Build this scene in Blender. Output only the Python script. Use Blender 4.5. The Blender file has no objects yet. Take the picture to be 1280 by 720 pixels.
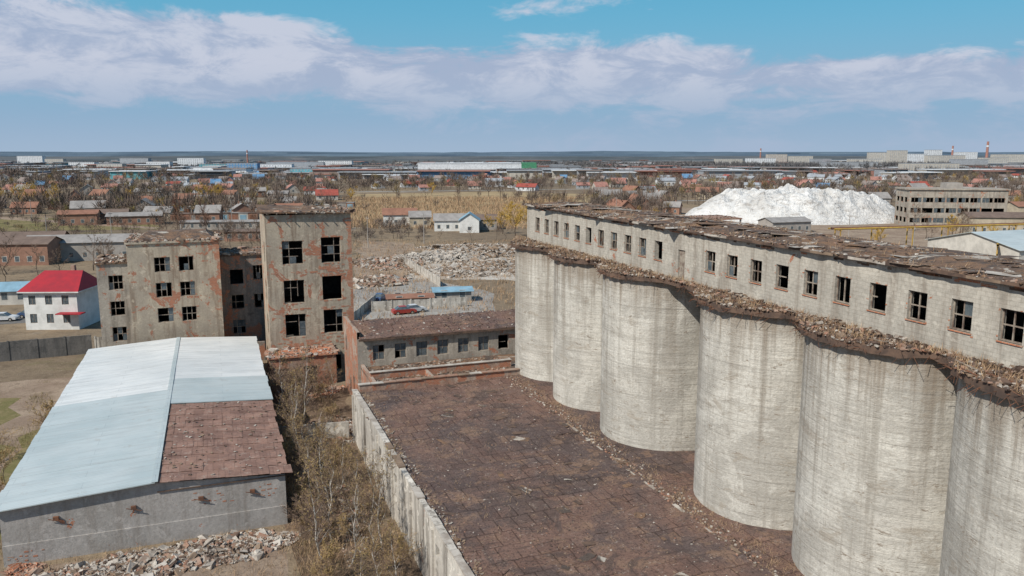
import bpy, math, random
import numpy as np
from mathutils import Vector, Matrix, noise
random.seed(7); rng=np.random.default_rng(11)
scn=bpy.context.scene
TH=math.radians(20.48); C,S=math.cos(TH),math.sin(TH)
def W(a,b): return (a*C-b*S, a*S+b*C)
def at(r,y): return (r*(0.986*y+4.6), y)
R=random.uniform

# ------------------------------------------------------------------ materials
class N:
    def __init__(s,name,rough=.9,spec=.3):
        s.m=bpy.data.materials.new(name); s.m.use_nodes=True; s.t=s.m.node_tree
        s.b=s.t.nodes['Principled BSDF']; s.b.inputs['Roughness'].default_value=rough
        s.b.inputs['Specular IOR Level'].default_value=spec
        s.tc=s.t.nodes.new('ShaderNodeTexCoord').outputs['Object']
    def node(s,t): return s.t.nodes.new(t)
    def ln(s,a,b): s.t.links.new(a,b)
    def setv(s,sock,v):
        if hasattr(v,'is_linked'): s.ln(v,sock)
        elif isinstance(v,(tuple,list)) and len(v)==3 and sock.type=='RGBA': sock.default_value=(*v,1)
        else: sock.default_value=v
    def map(s,vec,sc=(1,1,1),loc=(0,0,0)):
        n=s.node('ShaderNodeMapping'); s.ln(vec,n.inputs[0]); n.inputs['Scale'].default_value=sc; n.inputs['Location'].default_value=loc
        return n.outputs[0]
    def noise(s,vec,scale,detail=5,rough=.6,dist=0):
        n=s.node('ShaderNodeTexNoise'); s.ln(vec,n.inputs['Vector']); n.inputs['Scale'].default_value=scale
        n.inputs['Detail'].default_value=min(detail,5); n.inputs['Roughness'].default_value=rough; n.inputs['Distortion'].default_value=dist
        return n.outputs['Fac']
    def rng(s,v,a,b,o0=0,o1=1):
        n=s.node('ShaderNodeMapRange'); n.interpolation_type='SMOOTHSTEP'; s.ln(v,n.inputs[0])
        for i,x in zip((1,2,3,4),(a,b,o0,o1)): n.inputs[i].default_value=x
        return n.outputs[0]
    def mix(s,f,a,b,bl='MIX'):
        n=s.node('ShaderNodeMix'); n.data_type='RGBA'; n.blend_type=bl
        s.setv(n.inputs[0],f); s.setv(n.inputs[6],a); s.setv(n.inputs[7],b); return n.outputs[2]
    def math(s,op,a,b=0.0):
        n=s.node('ShaderNodeMath'); n.operation=op; s.setv(n.inputs[0],a); s.setv(n.inputs[1],b); return n.outputs[0]
    def sep(s,vec):
        n=s.node('ShaderNodeSeparateXYZ'); s.ln(vec,n.inputs[0]); return n.outputs
    def comb(s,x,y,z=0.0):
        n=s.node('ShaderNodeCombineXYZ')
        for i,v in enumerate((x,y,z)): s.setv(n.inputs[i],v)
        return n.outputs[0]
    def rand(s): return s.node('ShaderNodeObjectInfo').outputs['Random']
    def bump(s,h,st=.3,d=.05):
        n=s.node('ShaderNodeBump'); n.inputs['Strength'].default_value=st; n.inputs['Distance'].default_value=d
        s.ln(h,n.inputs['Height']); s.ln(n.outputs[0],s.b.inputs['Normal'])
    def out(s,c): s.setv(s.b.inputs['Base Color'],c); return s.m
    def brick(s,vec,c1,c2,mo,w=.3,h=.1,ms=.012):
        n=s.node('ShaderNodeTexBrick'); s.ln(vec,n.inputs['Vector'])
        n.inputs['Color1'].default_value=(*c1,1);n.inputs['Color2'].default_value=(*c2,1);n.inputs['Mortar'].default_value=(*mo,1)
        n.inputs['Scale'].default_value=1;n.inputs['Mortar Size'].default_value=ms;n.inputs['Brick Width'].default_value=w;n.inputs['Row Height'].default_value=h
        return n.outputs[0],n.outputs[1]

def weathered(name,c1,c2,stain,brick=0.0,streak=.6,scale=.35,bump=.5,block=False,patch=.7):
    q=N(name,.92,.2); v=q.tc
    col=q.mix(q.rng(q.noise(v,scale,7,.65),.38,.62),c1,c2)
    st=q.noise(q.map(v,(1.6,1.6,.14)),1.0,5,.65)
    col=q.mix(q.math('MULTIPLY',q.rng(st,.46,.68),streak),col,stain)
    f=q.noise(v,4.0,6,.75)
    col=q.mix(q.rng(f,.35,.7,.0,.4),col,tuple(x*.4 for x in c1))
    pt=q.noise(v,.8,8,.7,.5)
    col=q.mix(q.rng(pt,.585,.62,0,patch),col,tuple(min(1,x*1.25) for x in c1))
    col=q.mix(q.rng(q.noise(q.map(v,(1,1,1),(9,4,2)),.6,8,.75,.5),.60,.63,0,.55*patch/.7),col,stain)
    s=q.sep(v); uv=q.comb(q.math('ADD',s[0],s[1]),s[2])
    if block:
        bc,bf=q.brick(uv,(1,1,1),(.86,.86,.86),(.62,.6,.58),.42,.2)
        col=q.mix(.6,col,bc,'MULTIPLY')
    if brick>0:
        bc,bf=q.brick(uv,(.40,.145,.075),(.30,.105,.055),(.32,.25,.20))
        m=q.rng(q.noise(v,.42,9,.75,.6),1-brick-.012,1-brick+.012)
        col=q.mix(m,col,bc)
    q.bump(f,bump,.06)
    return q.out(col)

def flat(name,c,c2=None,rough=.85,sc=2.0,bump=.2,metal=0,spec=.3):
    q=N(name,rough,spec); c2=c2 or tuple(x*.6 for x in c)
    q.b.inputs['Metallic'].default_value=metal
    nz=q.noise(q.tc,sc,7,.7)
    col=q.mix(q.rng(nz,.35,.65),c,c2)
    if bump: q.bump(nz,bump,.04)
    return q.out(col)

M={}
M['wall']=weathered('plaster_wall',(.46,.39,.30),(.37,.315,.25),(.19,.13,.09),brick=.425,patch=.5,streak=.7)
M['wall2']=weathered('grey_plaster_wall',(.42,.375,.315),(.32,.285,.245),(.14,.115,.09),brick=.405,patch=.45)
M['walld']=weathered('dark_plaster_wall',(.20,.17,.15),(.27,.23,.20),(.09,.08,.07),brick=.45)
M['gal']=weathered('gallery_block_wall',(.49,.455,.395),(.42,.39,.34),(.22,.18,.145),brick=.34,streak=.6,block=True,patch=.35)
M['barnw']=weathered('barn_render',(.40,.375,.355),(.34,.32,.30),(.21,.18,.155),brick=.36,streak=.5,patch=.4)
M['fencew']=weathered('concrete_panel',(.58,.54,.48),(.46,.42,.37),(.15,.13,.11),brick=.33,streak=.95)
M['brickw']=weathered('old_brick',(.33,.21,.155),(.42,.34,.28),(.18,.12,.10),brick=.50)
M['fenced']=weathered('dark_concrete_fence',(.17,.16,.15),(.12,.115,.11),(.07,.07,.07),brick=0)
M['white']=flat('white_render',(.66,.66,.64),(.52,.52,.50),sc=.6)
M['inner']=flat('interior_dark',(.10,.09,.08),(.05,.045,.04))  # room darkness put into the colour, so openings show no bright bounces
M['frame']=flat('weathered_frame',(.32,.28,.23),(.14,.10,.08))
M['glass']=flat('dirty_glass',(.05,.07,.085),(.12,.14,.15),rough=.15,bump=0,spec=.6)
M['rustm']=flat('rusty_metal',(.20,.09,.05),(.10,.055,.04),sc=3)
M['rubl']=flat('concrete_rubble',(.46,.42,.37),(.26,.22,.185),sc=.8)
M['rubb']=flat('brick_rubble',(.28,.14,.09),(.28,.21,.165),sc=.9)
M['rubd']=flat('dark_debris',(.14,.09,.065),(.065,.046,.038),sc=1.2)
M['rubt']=flat('tan_debris',(.25,.18,.125),(.16,.115,.085),sc=1.2)
M['yellow']=flat('yellow_paint',(.50,.33,.07),(.34,.21,.06),sc=.5)
M['birch']=flat('birch_bark',(.62,.58,.52),(.25,.22,.19),sc=2.5)
M['bark']=flat('grey_bark',(.15,.115,.09),(.09,.07,.055),sc=2)
M['tyre']=flat('tyre_rubber',(.03,.03,.03),(.02,.02,.02))
for k_,c_ in (('carw',(.6,.6,.6)),('carr',(.35,.04,.03)),('carb',(.06,.10,.2))): M[k_]=flat('car_paint_'+k_,c_,tuple(x*.9 for x in c_),rough=.35,bump=0,spec=.5)

def silo_mat():
    q=N('silo_concrete',.93,.15)
    add=q.node('ShaderNodeVectorMath'); add.operation='ADD'; q.ln(q.tc,add.inputs[0])
    r=q.math('MULTIPLY',q.rand(),60.0); q.ln(q.comb(r,r,0.0),add.inputs[1]); v=add.outputs[0]
    col=q.mix(q.rng(q.noise(v,.20,7,.72,.6),.38,.60),(.58,.555,.50),(.42,.40,.36))
    z=q.sep(q.tc)[2]
    h=q.noise(q.map(v,(.20,.20,2.4)),1.0,6,.72,.2)
    col=q.mix(q.rng(h,.46,.70,0,.5),col,(.34,.32,.285))
    h3=q.noise(q.map(v,(.40,.40,1.0),(9,3,1)),1.0,8,.78,.7)
    col=q.mix(q.rng(h3,.56,.61,0,.55),col,(.34,.295,.24))
    h4=q.noise(q.map(v,(.9,.9,2.8),(2,8,1)),1.0,8,.80,.6)
    col=q.mix(q.rng(h4,.61,.65,0,.85),col,(.21,.165,.125))
    col=q.mix(q.rng(q.noise(q.map(v,(.22,.22,.3),(3,1,5)),1.0,8,.75,.4),.53,.59,0,.55),col,(.64,.62,.565))
    st=q.noise(q.map(v,(1.5,1.5,.055)),1.0,5,.72)
    col=q.mix(q.rng(st,.48,.66,0,.6),col,(.27,.245,.21))
    st2=q.noise(q.map(v,(.7,.7,.03),(4,4,0)),1.0,4,.6)
    dr=q.math('MULTIPLY',q.rng(st2,.50,.62),q.rng(z,6,17.5))
    col=q.mix(q.math('MULTIPLY',dr,.5),col,(.20,.165,.13))
    wv=q.math('ADD',q.math('MULTIPLY',z,.85),q.math('MULTIPLY',h3,.12))
    lift=q.math('FRACT',wv)
    col=q.mix(q.rng(lift,.0,.07,.42,0),col,(.20,.18,.155))
    top=q.rng(q.math('ADD',z,q.math('MULTIPLY',st,7.0)),19.5,22.6,0,.7)
    col=q.mix(top,col,(.22,.17,.125))
    fp=q.noise(v,6,7,.80)
    col=q.mix(q.rng(fp,.42,.68,0,.42),col,(.24,.215,.18))
    hh=q.math('ADD',q.math('MULTIPLY',h,1.2),fp); q.bump(hh,.7,.10)
    return q.out(col)
M['silo']=silo_mat()

def roof_tar():
    q=N('old_slate_roof',.95,.15); v=q.tc
    wv=q.node('ShaderNodeVectorMath'); wv.operation='ADD'; q.ln(v,wv.inputs[0])
    dn=q.node('ShaderNodeTexNoise'); dn.inputs['Scale'].default_value=.9; dn.inputs['Detail'].default_value=3; q.ln(v,dn.inputs['Vector'])
    sc=q.node('ShaderNodeVectorMath'); sc.operation='SCALE'; q.ln(dn.outputs['Color'],sc.inputs[0]); sc.inputs['Scale'].default_value=.18; q.ln(sc.outputs[0],wv.inputs[1])
    sh,f=q.brick(wv.outputs[0],(1.1,1.08,1.06),(.74,.71,.71),(.40,.37,.36),1.15,1.75,.05)
    col=q.mix(q.rng(q.noise(v,.08,8,.68,.6),.42,.58),(.190,.118,.094),(.115,.086,.080))
    col=q.mix(q.rng(q.noise(v,.40,8,.8,.4),.50,.62,0,.7),col,(.255,.165,.115))
    col=q.mix(q.rng(q.noise(q.map(v,(1,1,1),(5,9,1)),.22,8,.78,.8),.53,.60,0,.7),col,(.092,.070,.064))
    col=q.mix(q.rng(q.noise(v,2.6,8,.82),.575,.65,0,.7),col,(.33,.275,.235))
    f2=q.noise(v,6,8,.82)
    col=q.mix(q.rng(f2,.48,.64,0,.8),col,(.045,.034,.03))
    col=q.mix(q.rng(q.noise(q.map(v,(.14,1.5,1)),1,8,.8),.56,.66,0,.5),col,(.06,.047,.042))
    bf=q.rng(q.noise(v,.25,4,.65),.40,.58,.2,.8)
    col=q.mix(bf,col,sh,'MULTIPLY')
    q.bump(f2,.7,.09)
    return q.out(col)
M['tar']=roof_tar()
def roof_rub():
    q=N('decayed_bitumen_roof',.95,.15); v=q.tc
    col=q.mix(q.rng(q.noise(v,.5,8,.7,.6),.4,.6),(.21,.13,.085),(.095,.075,.065))
    col=q.mix(q.rng(q.noise(v,.35,8,.75,1.0),.56,.60),col,(.42,.38,.33))
    col=q.mix(q.rng(q.noise(q.map(v,(1,1,1),(7,7,0)),1.2,8,.78),.53,.63,0,.8),col,(.24,.14,.08))
    f=q.noise(v,4,8,.78); col=q.mix(q.rng(f,.5,.68,0,.7),col,(.05,.04,.035))
    q.bump(f,.9,.12)
    return q.out(col)
M['bit']=roof_rub()
def metal_roof(name,c1,c2,rust=.3):
    q=N(name,.55,.35); v=q.tc
    sh,f=q.brick(q.map(v,(1,1,1)),(1,1,1),(.93,.94,.945),(.70,.72,.74),9.8,1.15,.02)
    col=q.mix(q.rng(q.noise(v,.15,6,.6),.35,.65),c1,c2)
    col=q.mix(q.rng(q.noise(q.map(v,(.25,2.0,1)),1,6,.7),.42,.75,0,.5),col,(.32,.33,.33))
    col=q.mix(.8,col,sh,'MULTIPLY')
    col=q.mix(q.rng(q.noise(v,.7,8,.78),.60,.66,0,rust),col,(.30,.26,.22))
    w=q.node('ShaderNodeTexWave'); w.bands_direction='Y'; w.inputs['Scale'].default_value=1.1; q.ln(v,w.inputs[0])
    q.bump(w.outputs['Fac'],.35,.04)
    return q.out(col)
M['mblue']=metal_roof('pale_blue_metal_roof',(.46,.51,.515),(.38,.44,.45))
M['mwhite']=metal_roof('white_metal_roof',(.66,.67,.66),(.57,.59,.59),.2)
M['mred']=flat('red_metal_roof',(.36,.02,.03),(.27,.02,.03),rough=.6,sc=.6,bump=.1)
def rust_sheet():
    q=N('asbestos_sheet',.95,.15); v=q.tc
    sh,f=q.brick(q.map(v,(1,1,1)),(1,1,1),(.72,.70,.70),(.6,.6,.6),.78,1.76,.03)
    col=q.mix(q.rng(q.noise(v,.5,8,.75,.4),.35,.65),(.33,.20,.155),(.22,.135,.11))
    col=q.mix(q.rng(q.noise(v,1.7,8,.78),.53,.66,0,.7),col,(.40,.31,.26))
    col=q.mix(q.rng(q.noise(v,3.1,8,.78),.55,.68,0,.7),col,(.10,.07,.06))
    col=q.mix(.75,col,sh,'MULTIPLY')
    w=q.node('ShaderNodeTexWave'); w.bands_direction='Y'; w.inputs['Scale'].default_value=2.0; q.ln(v,w.inputs[0])
    q.bump(w.outputs['Fac'],.5,.05); return q.out(col)
M['sheet']=rust_sheet()

def ground_mat():
    q=N('earth',1.0,.05); v=q.tc
    big=q.rng(q.noise(v,.011,8,.65,.4),.38,.62)
    col=q.mix(big,(.270,.205,.138),(.175,.135,.098))
    col=q.mix(q.rng(q.noise(v,.03,8,.7,.5),.57,.70,0,.7),col,(.150,.138,.066))
    col=q.mix(q.rng(q.noise(q.map(v,(1,1,1),(40,10,0)),.022,8,.7,.5),.58,.66,0,.8),col,(.36,.31,.25))
    col=q.mix(q.rng(q.noise(v,.35,9,.78),.42,.7,0,.6),col,(.100,.075,.055))
    f=q.noise(v,1.6,7,.78)
    col=q.mix(q.rng(f,.53,.7,0,.5),col,(.36,.30,.22))
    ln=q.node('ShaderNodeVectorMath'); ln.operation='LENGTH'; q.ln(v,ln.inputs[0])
    col=q.mix(q.rng(ln.outputs['Value'],500,2600,0,.8),col,(.15,.155,.165))  # distance haze painted into the base colour, bluish grey with range
    q.bump(f,.8,.25); return q.out(col)
M['ground']=ground_mat()
def patch_mat(name,c1,c2,c3,sc=.1,b=.6):
    q=N(name,1,.05); v=q.tc
    col=q.mix(q.rng(q.noise(v,sc,8,.7,.4),.38,.62),c1,c2)
    col=q.mix(q.rng(q.noise(v,sc*6,8,.78,.3),.5,.66,0,.8),col,c3)
    f=q.noise(v,sc*25,6,.8)
    col=q.mix(q.rng(f,.42,.7,0,.55),col,tuple(x*.45 for x in c1))
    q.bump(f,b,.15); return q.out(col)
M['dry']=patch_mat('dry_grass_field',(.38,.285,.165),(.29,.215,.125),(.42,.34,.23),.05)
M['dirt']=patch_mat('dirt_track',(.34,.265,.20),(.25,.185,.14),(.19,.14,.10),.15)
M['grs']=patch_mat('grass',(.15,.14,.06),(.23,.185,.10),(.28,.21,.13),.12)
M['chalkg']=patch_mat('rubble_ground',(.48,.43,.37),(.33,.275,.22),(.60,.57,.52),.09,.9)
M['asph']=patch_mat('old_concrete_yard',(.36,.34,.31),(.27,.25,.23),(.21,.18,.15),.1)
M['road']=patch_mat('asphalt',(.16,.155,.15),(.19,.18,.17),(.12,.115,.11),.2)
M['scrub']=patch_mat('scrub_ground',(.20,.14,.10),(.14,.10,.07),(.32,.245,.175),.25,1)
def chalk():
    q=N('chalk_heap',.95,.1); v=q.tc
    col=q.mix(q.rng(q.noise(v,.07,8,.7,.5),.4,.62),(.72,.71,.69),(.56,.545,.52))
    col=q.mix(q.rng(q.noise(q.map(v,(1,1,3)),.25,8,.78,.5),.50,.64,0,.8),col,(.37,.34,.31))
    q.bump(q.noise(v,.5,9,.75),1,1.4); return q.out(col)
M['chalk']=chalk()
def veg(name,cs,sc=.05,rough=1):
    q=N(name,rough,.05); v=q.tc
    col=q.mix(q.rng(q.noise(v,sc,5,.6),.4,.6),cs[0],cs[1])
    if len(cs)>2: col=q.mix(q.rng(q.noise(v,sc*2.7,5,.6),.56,.64),col,cs[2])
    return q.out(col)
M['twig']=veg('bare_twigs',[(.22,.155,.115),(.15,.11,.085),(.25,.185,.10)])
M['twigr']=veg('reddish_twigs',[(.19,.10,.07),(.14,.08,.06)])
M['bud']=veg('spring_buds',[(.38,.27,.12),(.28,.21,.10)],.6)
M['willow']=veg('willow_shoots',[(.52,.34,.09),(.42,.28,.08)],.3)
M['weed']=veg('dry_weeds',[(.44,.31,.19),(.30,.20,.13),(.23,.155,.10)],.5)
M['weed2']=veg('olive_weeds',[(.20,.17,.07),(.28,.21,.12)],.5)
M['mass']=veg('distant_trees_mat',[(.185,.140,.115),(.125,.100,.085),(.22,.17,.09)],.012)
M['massg']=veg('spring_tree_mass_mat',[(.34,.22,.07),(.20,.17,.075)],.012)
M['massf']=veg('hazed_trees_mat',[(.155,.145,.142),(.115,.115,.120)],.004)  # greyed base colour stands in for haze over far trees
M['far1']=veg('hazed_forest_far',[(.075,.090,.100),(.105,.115,.125)],.004)  # bluish: aerial haze put into the forest colour
M['far2']=veg('hazed_forest_farther',[(.095,.135,.175),(.08,.115,.155)],.0015)  # bluer still, more aerial haze put into the colour

# ------------------------------------------------------------------ mesh builder
class MB:
    def __init__(s): s.v=[];s.f=[];s.m=[];s.mats=[]
    def mi(s,k):
        if k not in s.mats: s.mats.append(k)
        return s.mats.index(k)
    def face(s,pts,k):
        i=len(s.v); s.v+= [tuple(p) for p in pts]; s.f.append(tuple(range(i,i+len(pts)))); s.m.append(s.mi(k))
    def hexa(s,P,k):
        i=len(s.v); s.v+=[tuple(p) for p in P]; mi=s.mi(k)
        for q in ((0,3,2,1),(4,5,6,7),(0,1,5,4),(1,2,6,5),(2,3,7,6),(3,0,4,7)):
            s.f.append(tuple(i+j for j in q)); s.m.append(mi)
    def box(s,x0,x1,y0,y1,z0,z1,k):
        s.hexa([(x0,y0,z0),(x1,y0,z0),(x1,y1,z0),(x0,y1,z0),(x0,y0,z1),(x1,y0,z1),(x1,y1,z1),(x0,y1,z1)],k)
    def chunk(s,p,dx,dy,dz,k,tilt=.5):
        m=Matrix.Rotation(R(0,6.28),3,'Z')@Matrix.Rotation(R(-tilt,tilt),3,'X')@Matrix.Rotation(R(-tilt,tilt),3,'Y')
        P=[]
        for z in (-1,1):
            for x,y in ((-1,-1),(1,-1),(1,1),(-1,1)):
                q=m@Vector((x*dx*R(.5,1),y*dy*R(.5,1),z*dz*R(.5,1))); P.append((p[0]+q.x,p[1]+q.y,p[2]+q.z))
        s.hexa(P,k)
    def beam(s,p,q,r,k,n=6,r2=None):
        p=Vector(p);q=Vector(q);d=(q-p)
        if d.length<1e-6: return
        d.normalize(); r2=r if r2 is None else r2
        u=d.orthogonal().normalized(); w=d.cross(u); i=len(s.v); mi=s.mi(k)
        for c,rr in ((p,r),(q,r2)):
            for j in range(n):
                t=6.2832*j/n; s.v.append(tuple(c+u*rr*math.cos(t)+w*rr*math.sin(t)))
        for j in range(n):
            s.f.append((i+j,i+(j+1)%n,i+n+(j+1)%n,i+n+j)); s.m.append(mi)
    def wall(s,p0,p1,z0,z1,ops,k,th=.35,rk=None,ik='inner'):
        rk=rk or k
        p0=Vector(p0);p1=Vector(p1);Lg=(p1-p0).length;d=(p1-p0)/Lg;n=Vector((-d.y,d.x))
        def P(u,v,o=0): q=p0+d*u+n*o; return (q.x,q.y,v)
        us=sorted({0,Lg,*[o[0] for o in ops],*[o[1] for o in ops]}); vs=sorted({z0,z1,*[o[2] for o in ops],*[o[3] for o in ops]})
        for a,b in zip(us,us[1:]):
            for c,e in zip(vs,vs[1:]):
                mu,mv=(a+b)/2,(c+e)/2
                if any(o[0]<mu<o[1] and o[2]<mv<o[3] for o in ops): continue
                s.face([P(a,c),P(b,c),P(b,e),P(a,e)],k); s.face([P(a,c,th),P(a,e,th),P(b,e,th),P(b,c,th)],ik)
        for u0,u1,v0,v1 in ops:
            s.face([P(u0,v0),P(u0,v0,th),P(u1,v0,th),P(u1,v0)],rk); s.face([P(u0,v1),P(u1,v1),P(u1,v1,th),P(u0,v1,th)],rk)
            s.face([P(u0,v0),P(u0,v1),P(u0,v1,th),P(u0,v0,th)],rk); s.face([P(u1,v0),P(u1,v0,th),P(u1,v1,th),P(u1,v1)],rk)
        s.face([P(0,z1),P(Lg,z1),P(Lg,z1,th),P(0,z1,th)],k)
    def wbox(s,p0,p1,u0,u1,o0,o1,z0,z1,k):
        p0=Vector(p0);p1=Vector(p1);d=(p1-p0).normalized();n=Vector((-d.y,d.x))
        def P(u,o,z): q=p0+d*u+n*o; return (q.x,q.y,z)
        s.hexa([P(u0,o0,z0),P(u1,o0,z0),P(u1,o1,z0),P(u0,o1,z0),P(u0,o0,z1),P(u1,o0,z1),P(u1,o1,z1),P(u0,o1,z1)],k)
    def frames(s,p0,p1,ops,nx=2,nz=2,prob=.8,gp=.4,t=.05,dep=.15):
        for u0,u1,v0,v1 in ops:
            if R(0,1)>prob: continue
            w=lambda a,b,c,e:s.wbox(p0,p1,a,b,dep,dep+.06,c,e,'frame')
            w(u0,u0+t,v0,v1);w(u1-t,u1,v0,v1);w(u0+t,u1-t,v0,v0+t);w(u0+t,u1-t,v1-t,v1)
            for i in range(1,nx):
                if R(0,1)<.8:
                    u=u0+(u1-u0)*i/nx; w(u-t/2,u+t/2,v0+t+(R(0,.5)*(v1-v0) if R(0,1)<.25 else 0),v1-t)
            for i in range(1,nz):
                if R(0,1)<.75:
                    z=v0+(v1-v0)*i/nz; s.wbox(p0,p1,u0+t,u1-t-(R(.2,.6)*(u1-u0) if R(0,1)<.3 else 0),dep+.01,dep+.05,z-t/2,z+t/2,'frame')
            for i in range(nx):
                for j in range(nz):
                    if R(0,1)<gp:
                        a=u0+(u1-u0)*i/nx;b=u0+(u1-u0)*(i+1)/nx;c=v0+(v1-v0)*j/nz;e=v0+(v1-v0)*(j+1)/nz
                        s.wbox(p0,p1,a+.02,b-.02,dep+.025,dep+.032,c+.02,e-.02,'glass')
    def brickspots(s,p0,p1,ops,n,s0=.15,s1=.6,k='brickr'):
        for u0,u1,v0,v1 in ops:
            for _ in range(n):
                side=random.choice('LRBT'); w=R(s0,s1);h=R(s0*.6,s1*.5)
                if side=='L': a,z=u0-w-.01,R(v0-.2,v1)
                elif side=='R': a,z=u1+.01,R(v0-.2,v1)
                elif side=='B': a,z=R(u0,u1-w*.5),v0-h-.01
                else: a,z=R(u0,u1-w*.5),v1+.01
                s.wbox(p0,p1,a,a+w,-.012-R(0,.012),.005,z,z+h,k)
    def make(s,name,parent=None,off=(0,0),loc=(0,0),rot=0,smooth=False):
        me=bpy.data.meshes.new(name)
        me.from_pydata([(x-off[0],y-off[1],z) for x,y,z in s.v],[],s.f)
        for k in s.mats: me.materials.append(M[k])
        me.polygons.foreach_set('material_index',s.m)
        if smooth: me.polygons.foreach_set('use_smooth',[True]*len(s.f))
        me.update()
        o=bpy.data.objects.new(name,me); scn.collection.objects.link(o)
        if parent: o.parent=parent
        else: o.location=(loc[0],loc[1],0); o.rotation_euler=(0,0,rot)
        return o
    def grid(s,name,off):
        w=W(*off); return s.make(name,None,off,w,TH)
def bm():
    q=N('bare_brickwork',.95,.1); s=q.sep(q.tc); uv=q.comb(q.math('ADD',s[0],s[1]),s[2])
    bc,_=q.brick(uv,(.44,.165,.085),(.32,.12,.065),(.36,.28,.22))
    return q.out(q.mix(q.rng(q.noise(q.tc,1.3,5,.7),.5,.65,0,.6),bc,(.42,.33,.26)))
M['brickr']=bm()
def empty(name,loc,rot=0):
    e=bpy.data.objects.new(name,None); scn.collection.objects.link(e); e.location=(loc[0],loc[1],0); e.rotation_euler=(0,0,rot); e.empty_display_size=2
    return e
def np_tris(name,V,mat,loc=(0,0,0),rot=0):
    n=len(V); me=bpy.data.meshes.new(name); me.vertices.add(n*3); me.vertices.foreach_set('co',V.reshape(-1).astype('f4'))
    me.loops.add(n*3); me.loops.foreach_set('vertex_index',np.arange(n*3,dtype='i4'))
    me.polygons.add(n); me.polygons.foreach_set('loop_start',np.arange(0,n*3,3,dtype='i4')); me.polygons.foreach_set('loop_total',np.full(n,3,'i4'))
    me.materials.append(M[mat]); me.update(calc_edges=True); me.validate()
    o=bpy.data.objects.new(name,me); scn.collection.objects.link(o); o.location=loc; o.rotation_euler=(0,0,rot); return o
def blades(name,P,k,h0,h1,w,lean,mat,rot=0,spread=.25):
    P=np.repeat(np.asarray(P,float),k,axis=0); n=len(P)
    P[:,:2]+=rng.normal(0,spread,(n,2)); h=rng.uniform(h0,h1,n)
    t=P+np.stack([rng.normal(0,lean,n)*h,rng.normal(0,lean,n)*h,h],1)
    a=rng.uniform(0,6.28,n); d=np.stack([np.cos(a),np.sin(a),0*a],1)*(w*rng.uniform(.6,1.4,n))[:,None]
    V=np.stack([P-d,P+d,t],1); c=P.mean(0)*[1,1,0]
    if rot:
        w_=W(c[0],c[1]); return np_tris(name,V-c,mat,(w_[0],w_[1],0),rot)
    return np_tris(name,V-c,mat,tuple(c))
def crowns(name,P,H,M_,w,mat,wide=.32):
    n=len(P); V=[]
    P=np.asarray(P,float); H=np.asarray(H,float)
    base=np.stack([P[:,0],P[:,1],0*H],1)
    Pn=np.repeat(base,M_,0); Hn=np.repeat(H,M_); m=len(Pn)
    wd=np.repeat(rng.uniform(wide*.7,wide*1.3,n),M_)
    d=rng.normal(0,1,(m,3)); d/=np.linalg.norm(d,axis=1)[:,None]; rr=rng.uniform(.35,1,m)**.6
    tip=Pn+np.stack([d[:,0]*wd*Hn*rr,d[:,1]*wd*Hn*rr,Hn*.62+d[:,2]*Hn*.38*rr],1)
    root=Pn+np.stack([d[:,0]*wd*Hn*rr*.45,d[:,1]*wd*Hn*rr*.45,Hn*.45+d[:,2]*Hn*.2*rr],1)+rng.normal(0,.03,(m,3))*Hn[:,None]
    a=rng.uniform(0,6.28,m); s=np.stack([np.cos(a),np.sin(a),rng.normal(0,.5,m)],1)*(w*Hn*rng.uniform(.5,1.5,m))[:,None]
    V.append(np.stack([root-s,root+s,tip],1))
    sx=np.array([[1,0,0]])*(H*.018)[:,None]; sy=np.array([[0,1,0]])*(H*.018)[:,None]; top=base+np.array([0,0,1])*(H*.8)[:,None]
    V.append(np.stack([base-sx,base+sx,top],1)); V.append(np.stack([base-sy,base+sy,top],1))
    V=np.concatenate(V); c=V.reshape(-1,3).mean(0)*[1,1,0]
    return np_tris(name,V-c,mat,tuple(c))

# ------------------------------------------------------------------ world, sun, camera
SUN_EL=math.radians(44); sx,sy=-.70,-.72
AZ=math.atan2(sx,sy)%(2*math.pi)
wd=bpy.data.worlds.new('World'); scn.world=wd; wd.use_nodes=True; nt=wd.node_tree
class WN(N):
    def __init__(s,t): s.t=t
q=WN(nt); bg=nt.nodes['Background']; bg.inputs[1].default_value=.08
sky=nt.nodes.new('ShaderNodeTexSky'); sky.sky_type='NISHITA'; sky.sun_disc=False; sky.sun_elevation=SUN_EL; sky.sun_rotation=AZ
sky.altitude=100; sky.dust_density=1.5; sky.air_density=1.0; sky.ozone_density=2.0
g=nt.nodes.new('ShaderNodeTexCoord').outputs['Generated']; sp=q.sep(g)
el=sp[2]
hi=q.mix(q.rng(el,.12,.45),(1.3,5.9,8.8),(1.3,3.2,5.8))
col=q.mix(.74,sky.outputs[0],hi)
col=q.mix(q.rng(el,.0,.19,1,0),col,(3.7,5.4,7.5))
col=q.mix(q.rng(el,-.01,.05,.6,0),col,(5.0,6.2,7.8))
az=q.math('ARCTAN2',sp[0],sp[1])
cv=q.comb(az,q.math('MULTIPLY',el,2.6),0.0)
n1=q.noise(q.map(cv,(1,1,1),(2.3,.4,0)),3.6,10,.58,.25); n2=q.noise(q.map(cv,(1,1,1),(5.3,1.4,0)),11,9,.68,.5)
cl=q.math('ADD',q.math('MULTIPLY',n1,.70),q.math('MULTIPLY',n2,.30))
tilt=q.math('ADD',el,q.math('MULTIPLY',az,.035))
bias=q.math('SUBTRACT',q.rng(el,.02,.09,-.05,.16),q.rng(tilt,.105,.165,0,.26))
cm=q.rng(q.math('ADD',cl,bias),.50,.60)
shade=q.mix(q.rng(q.math('ADD',n2,q.math('MULTIPLY',n1,.6)),.70,.93),(4.9,5.6,7.5),(7.6,7.8,9.1))
lowc=q.mix(q.rng(el,.03,.11),(4.7,5.9,7.8),shade)
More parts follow.
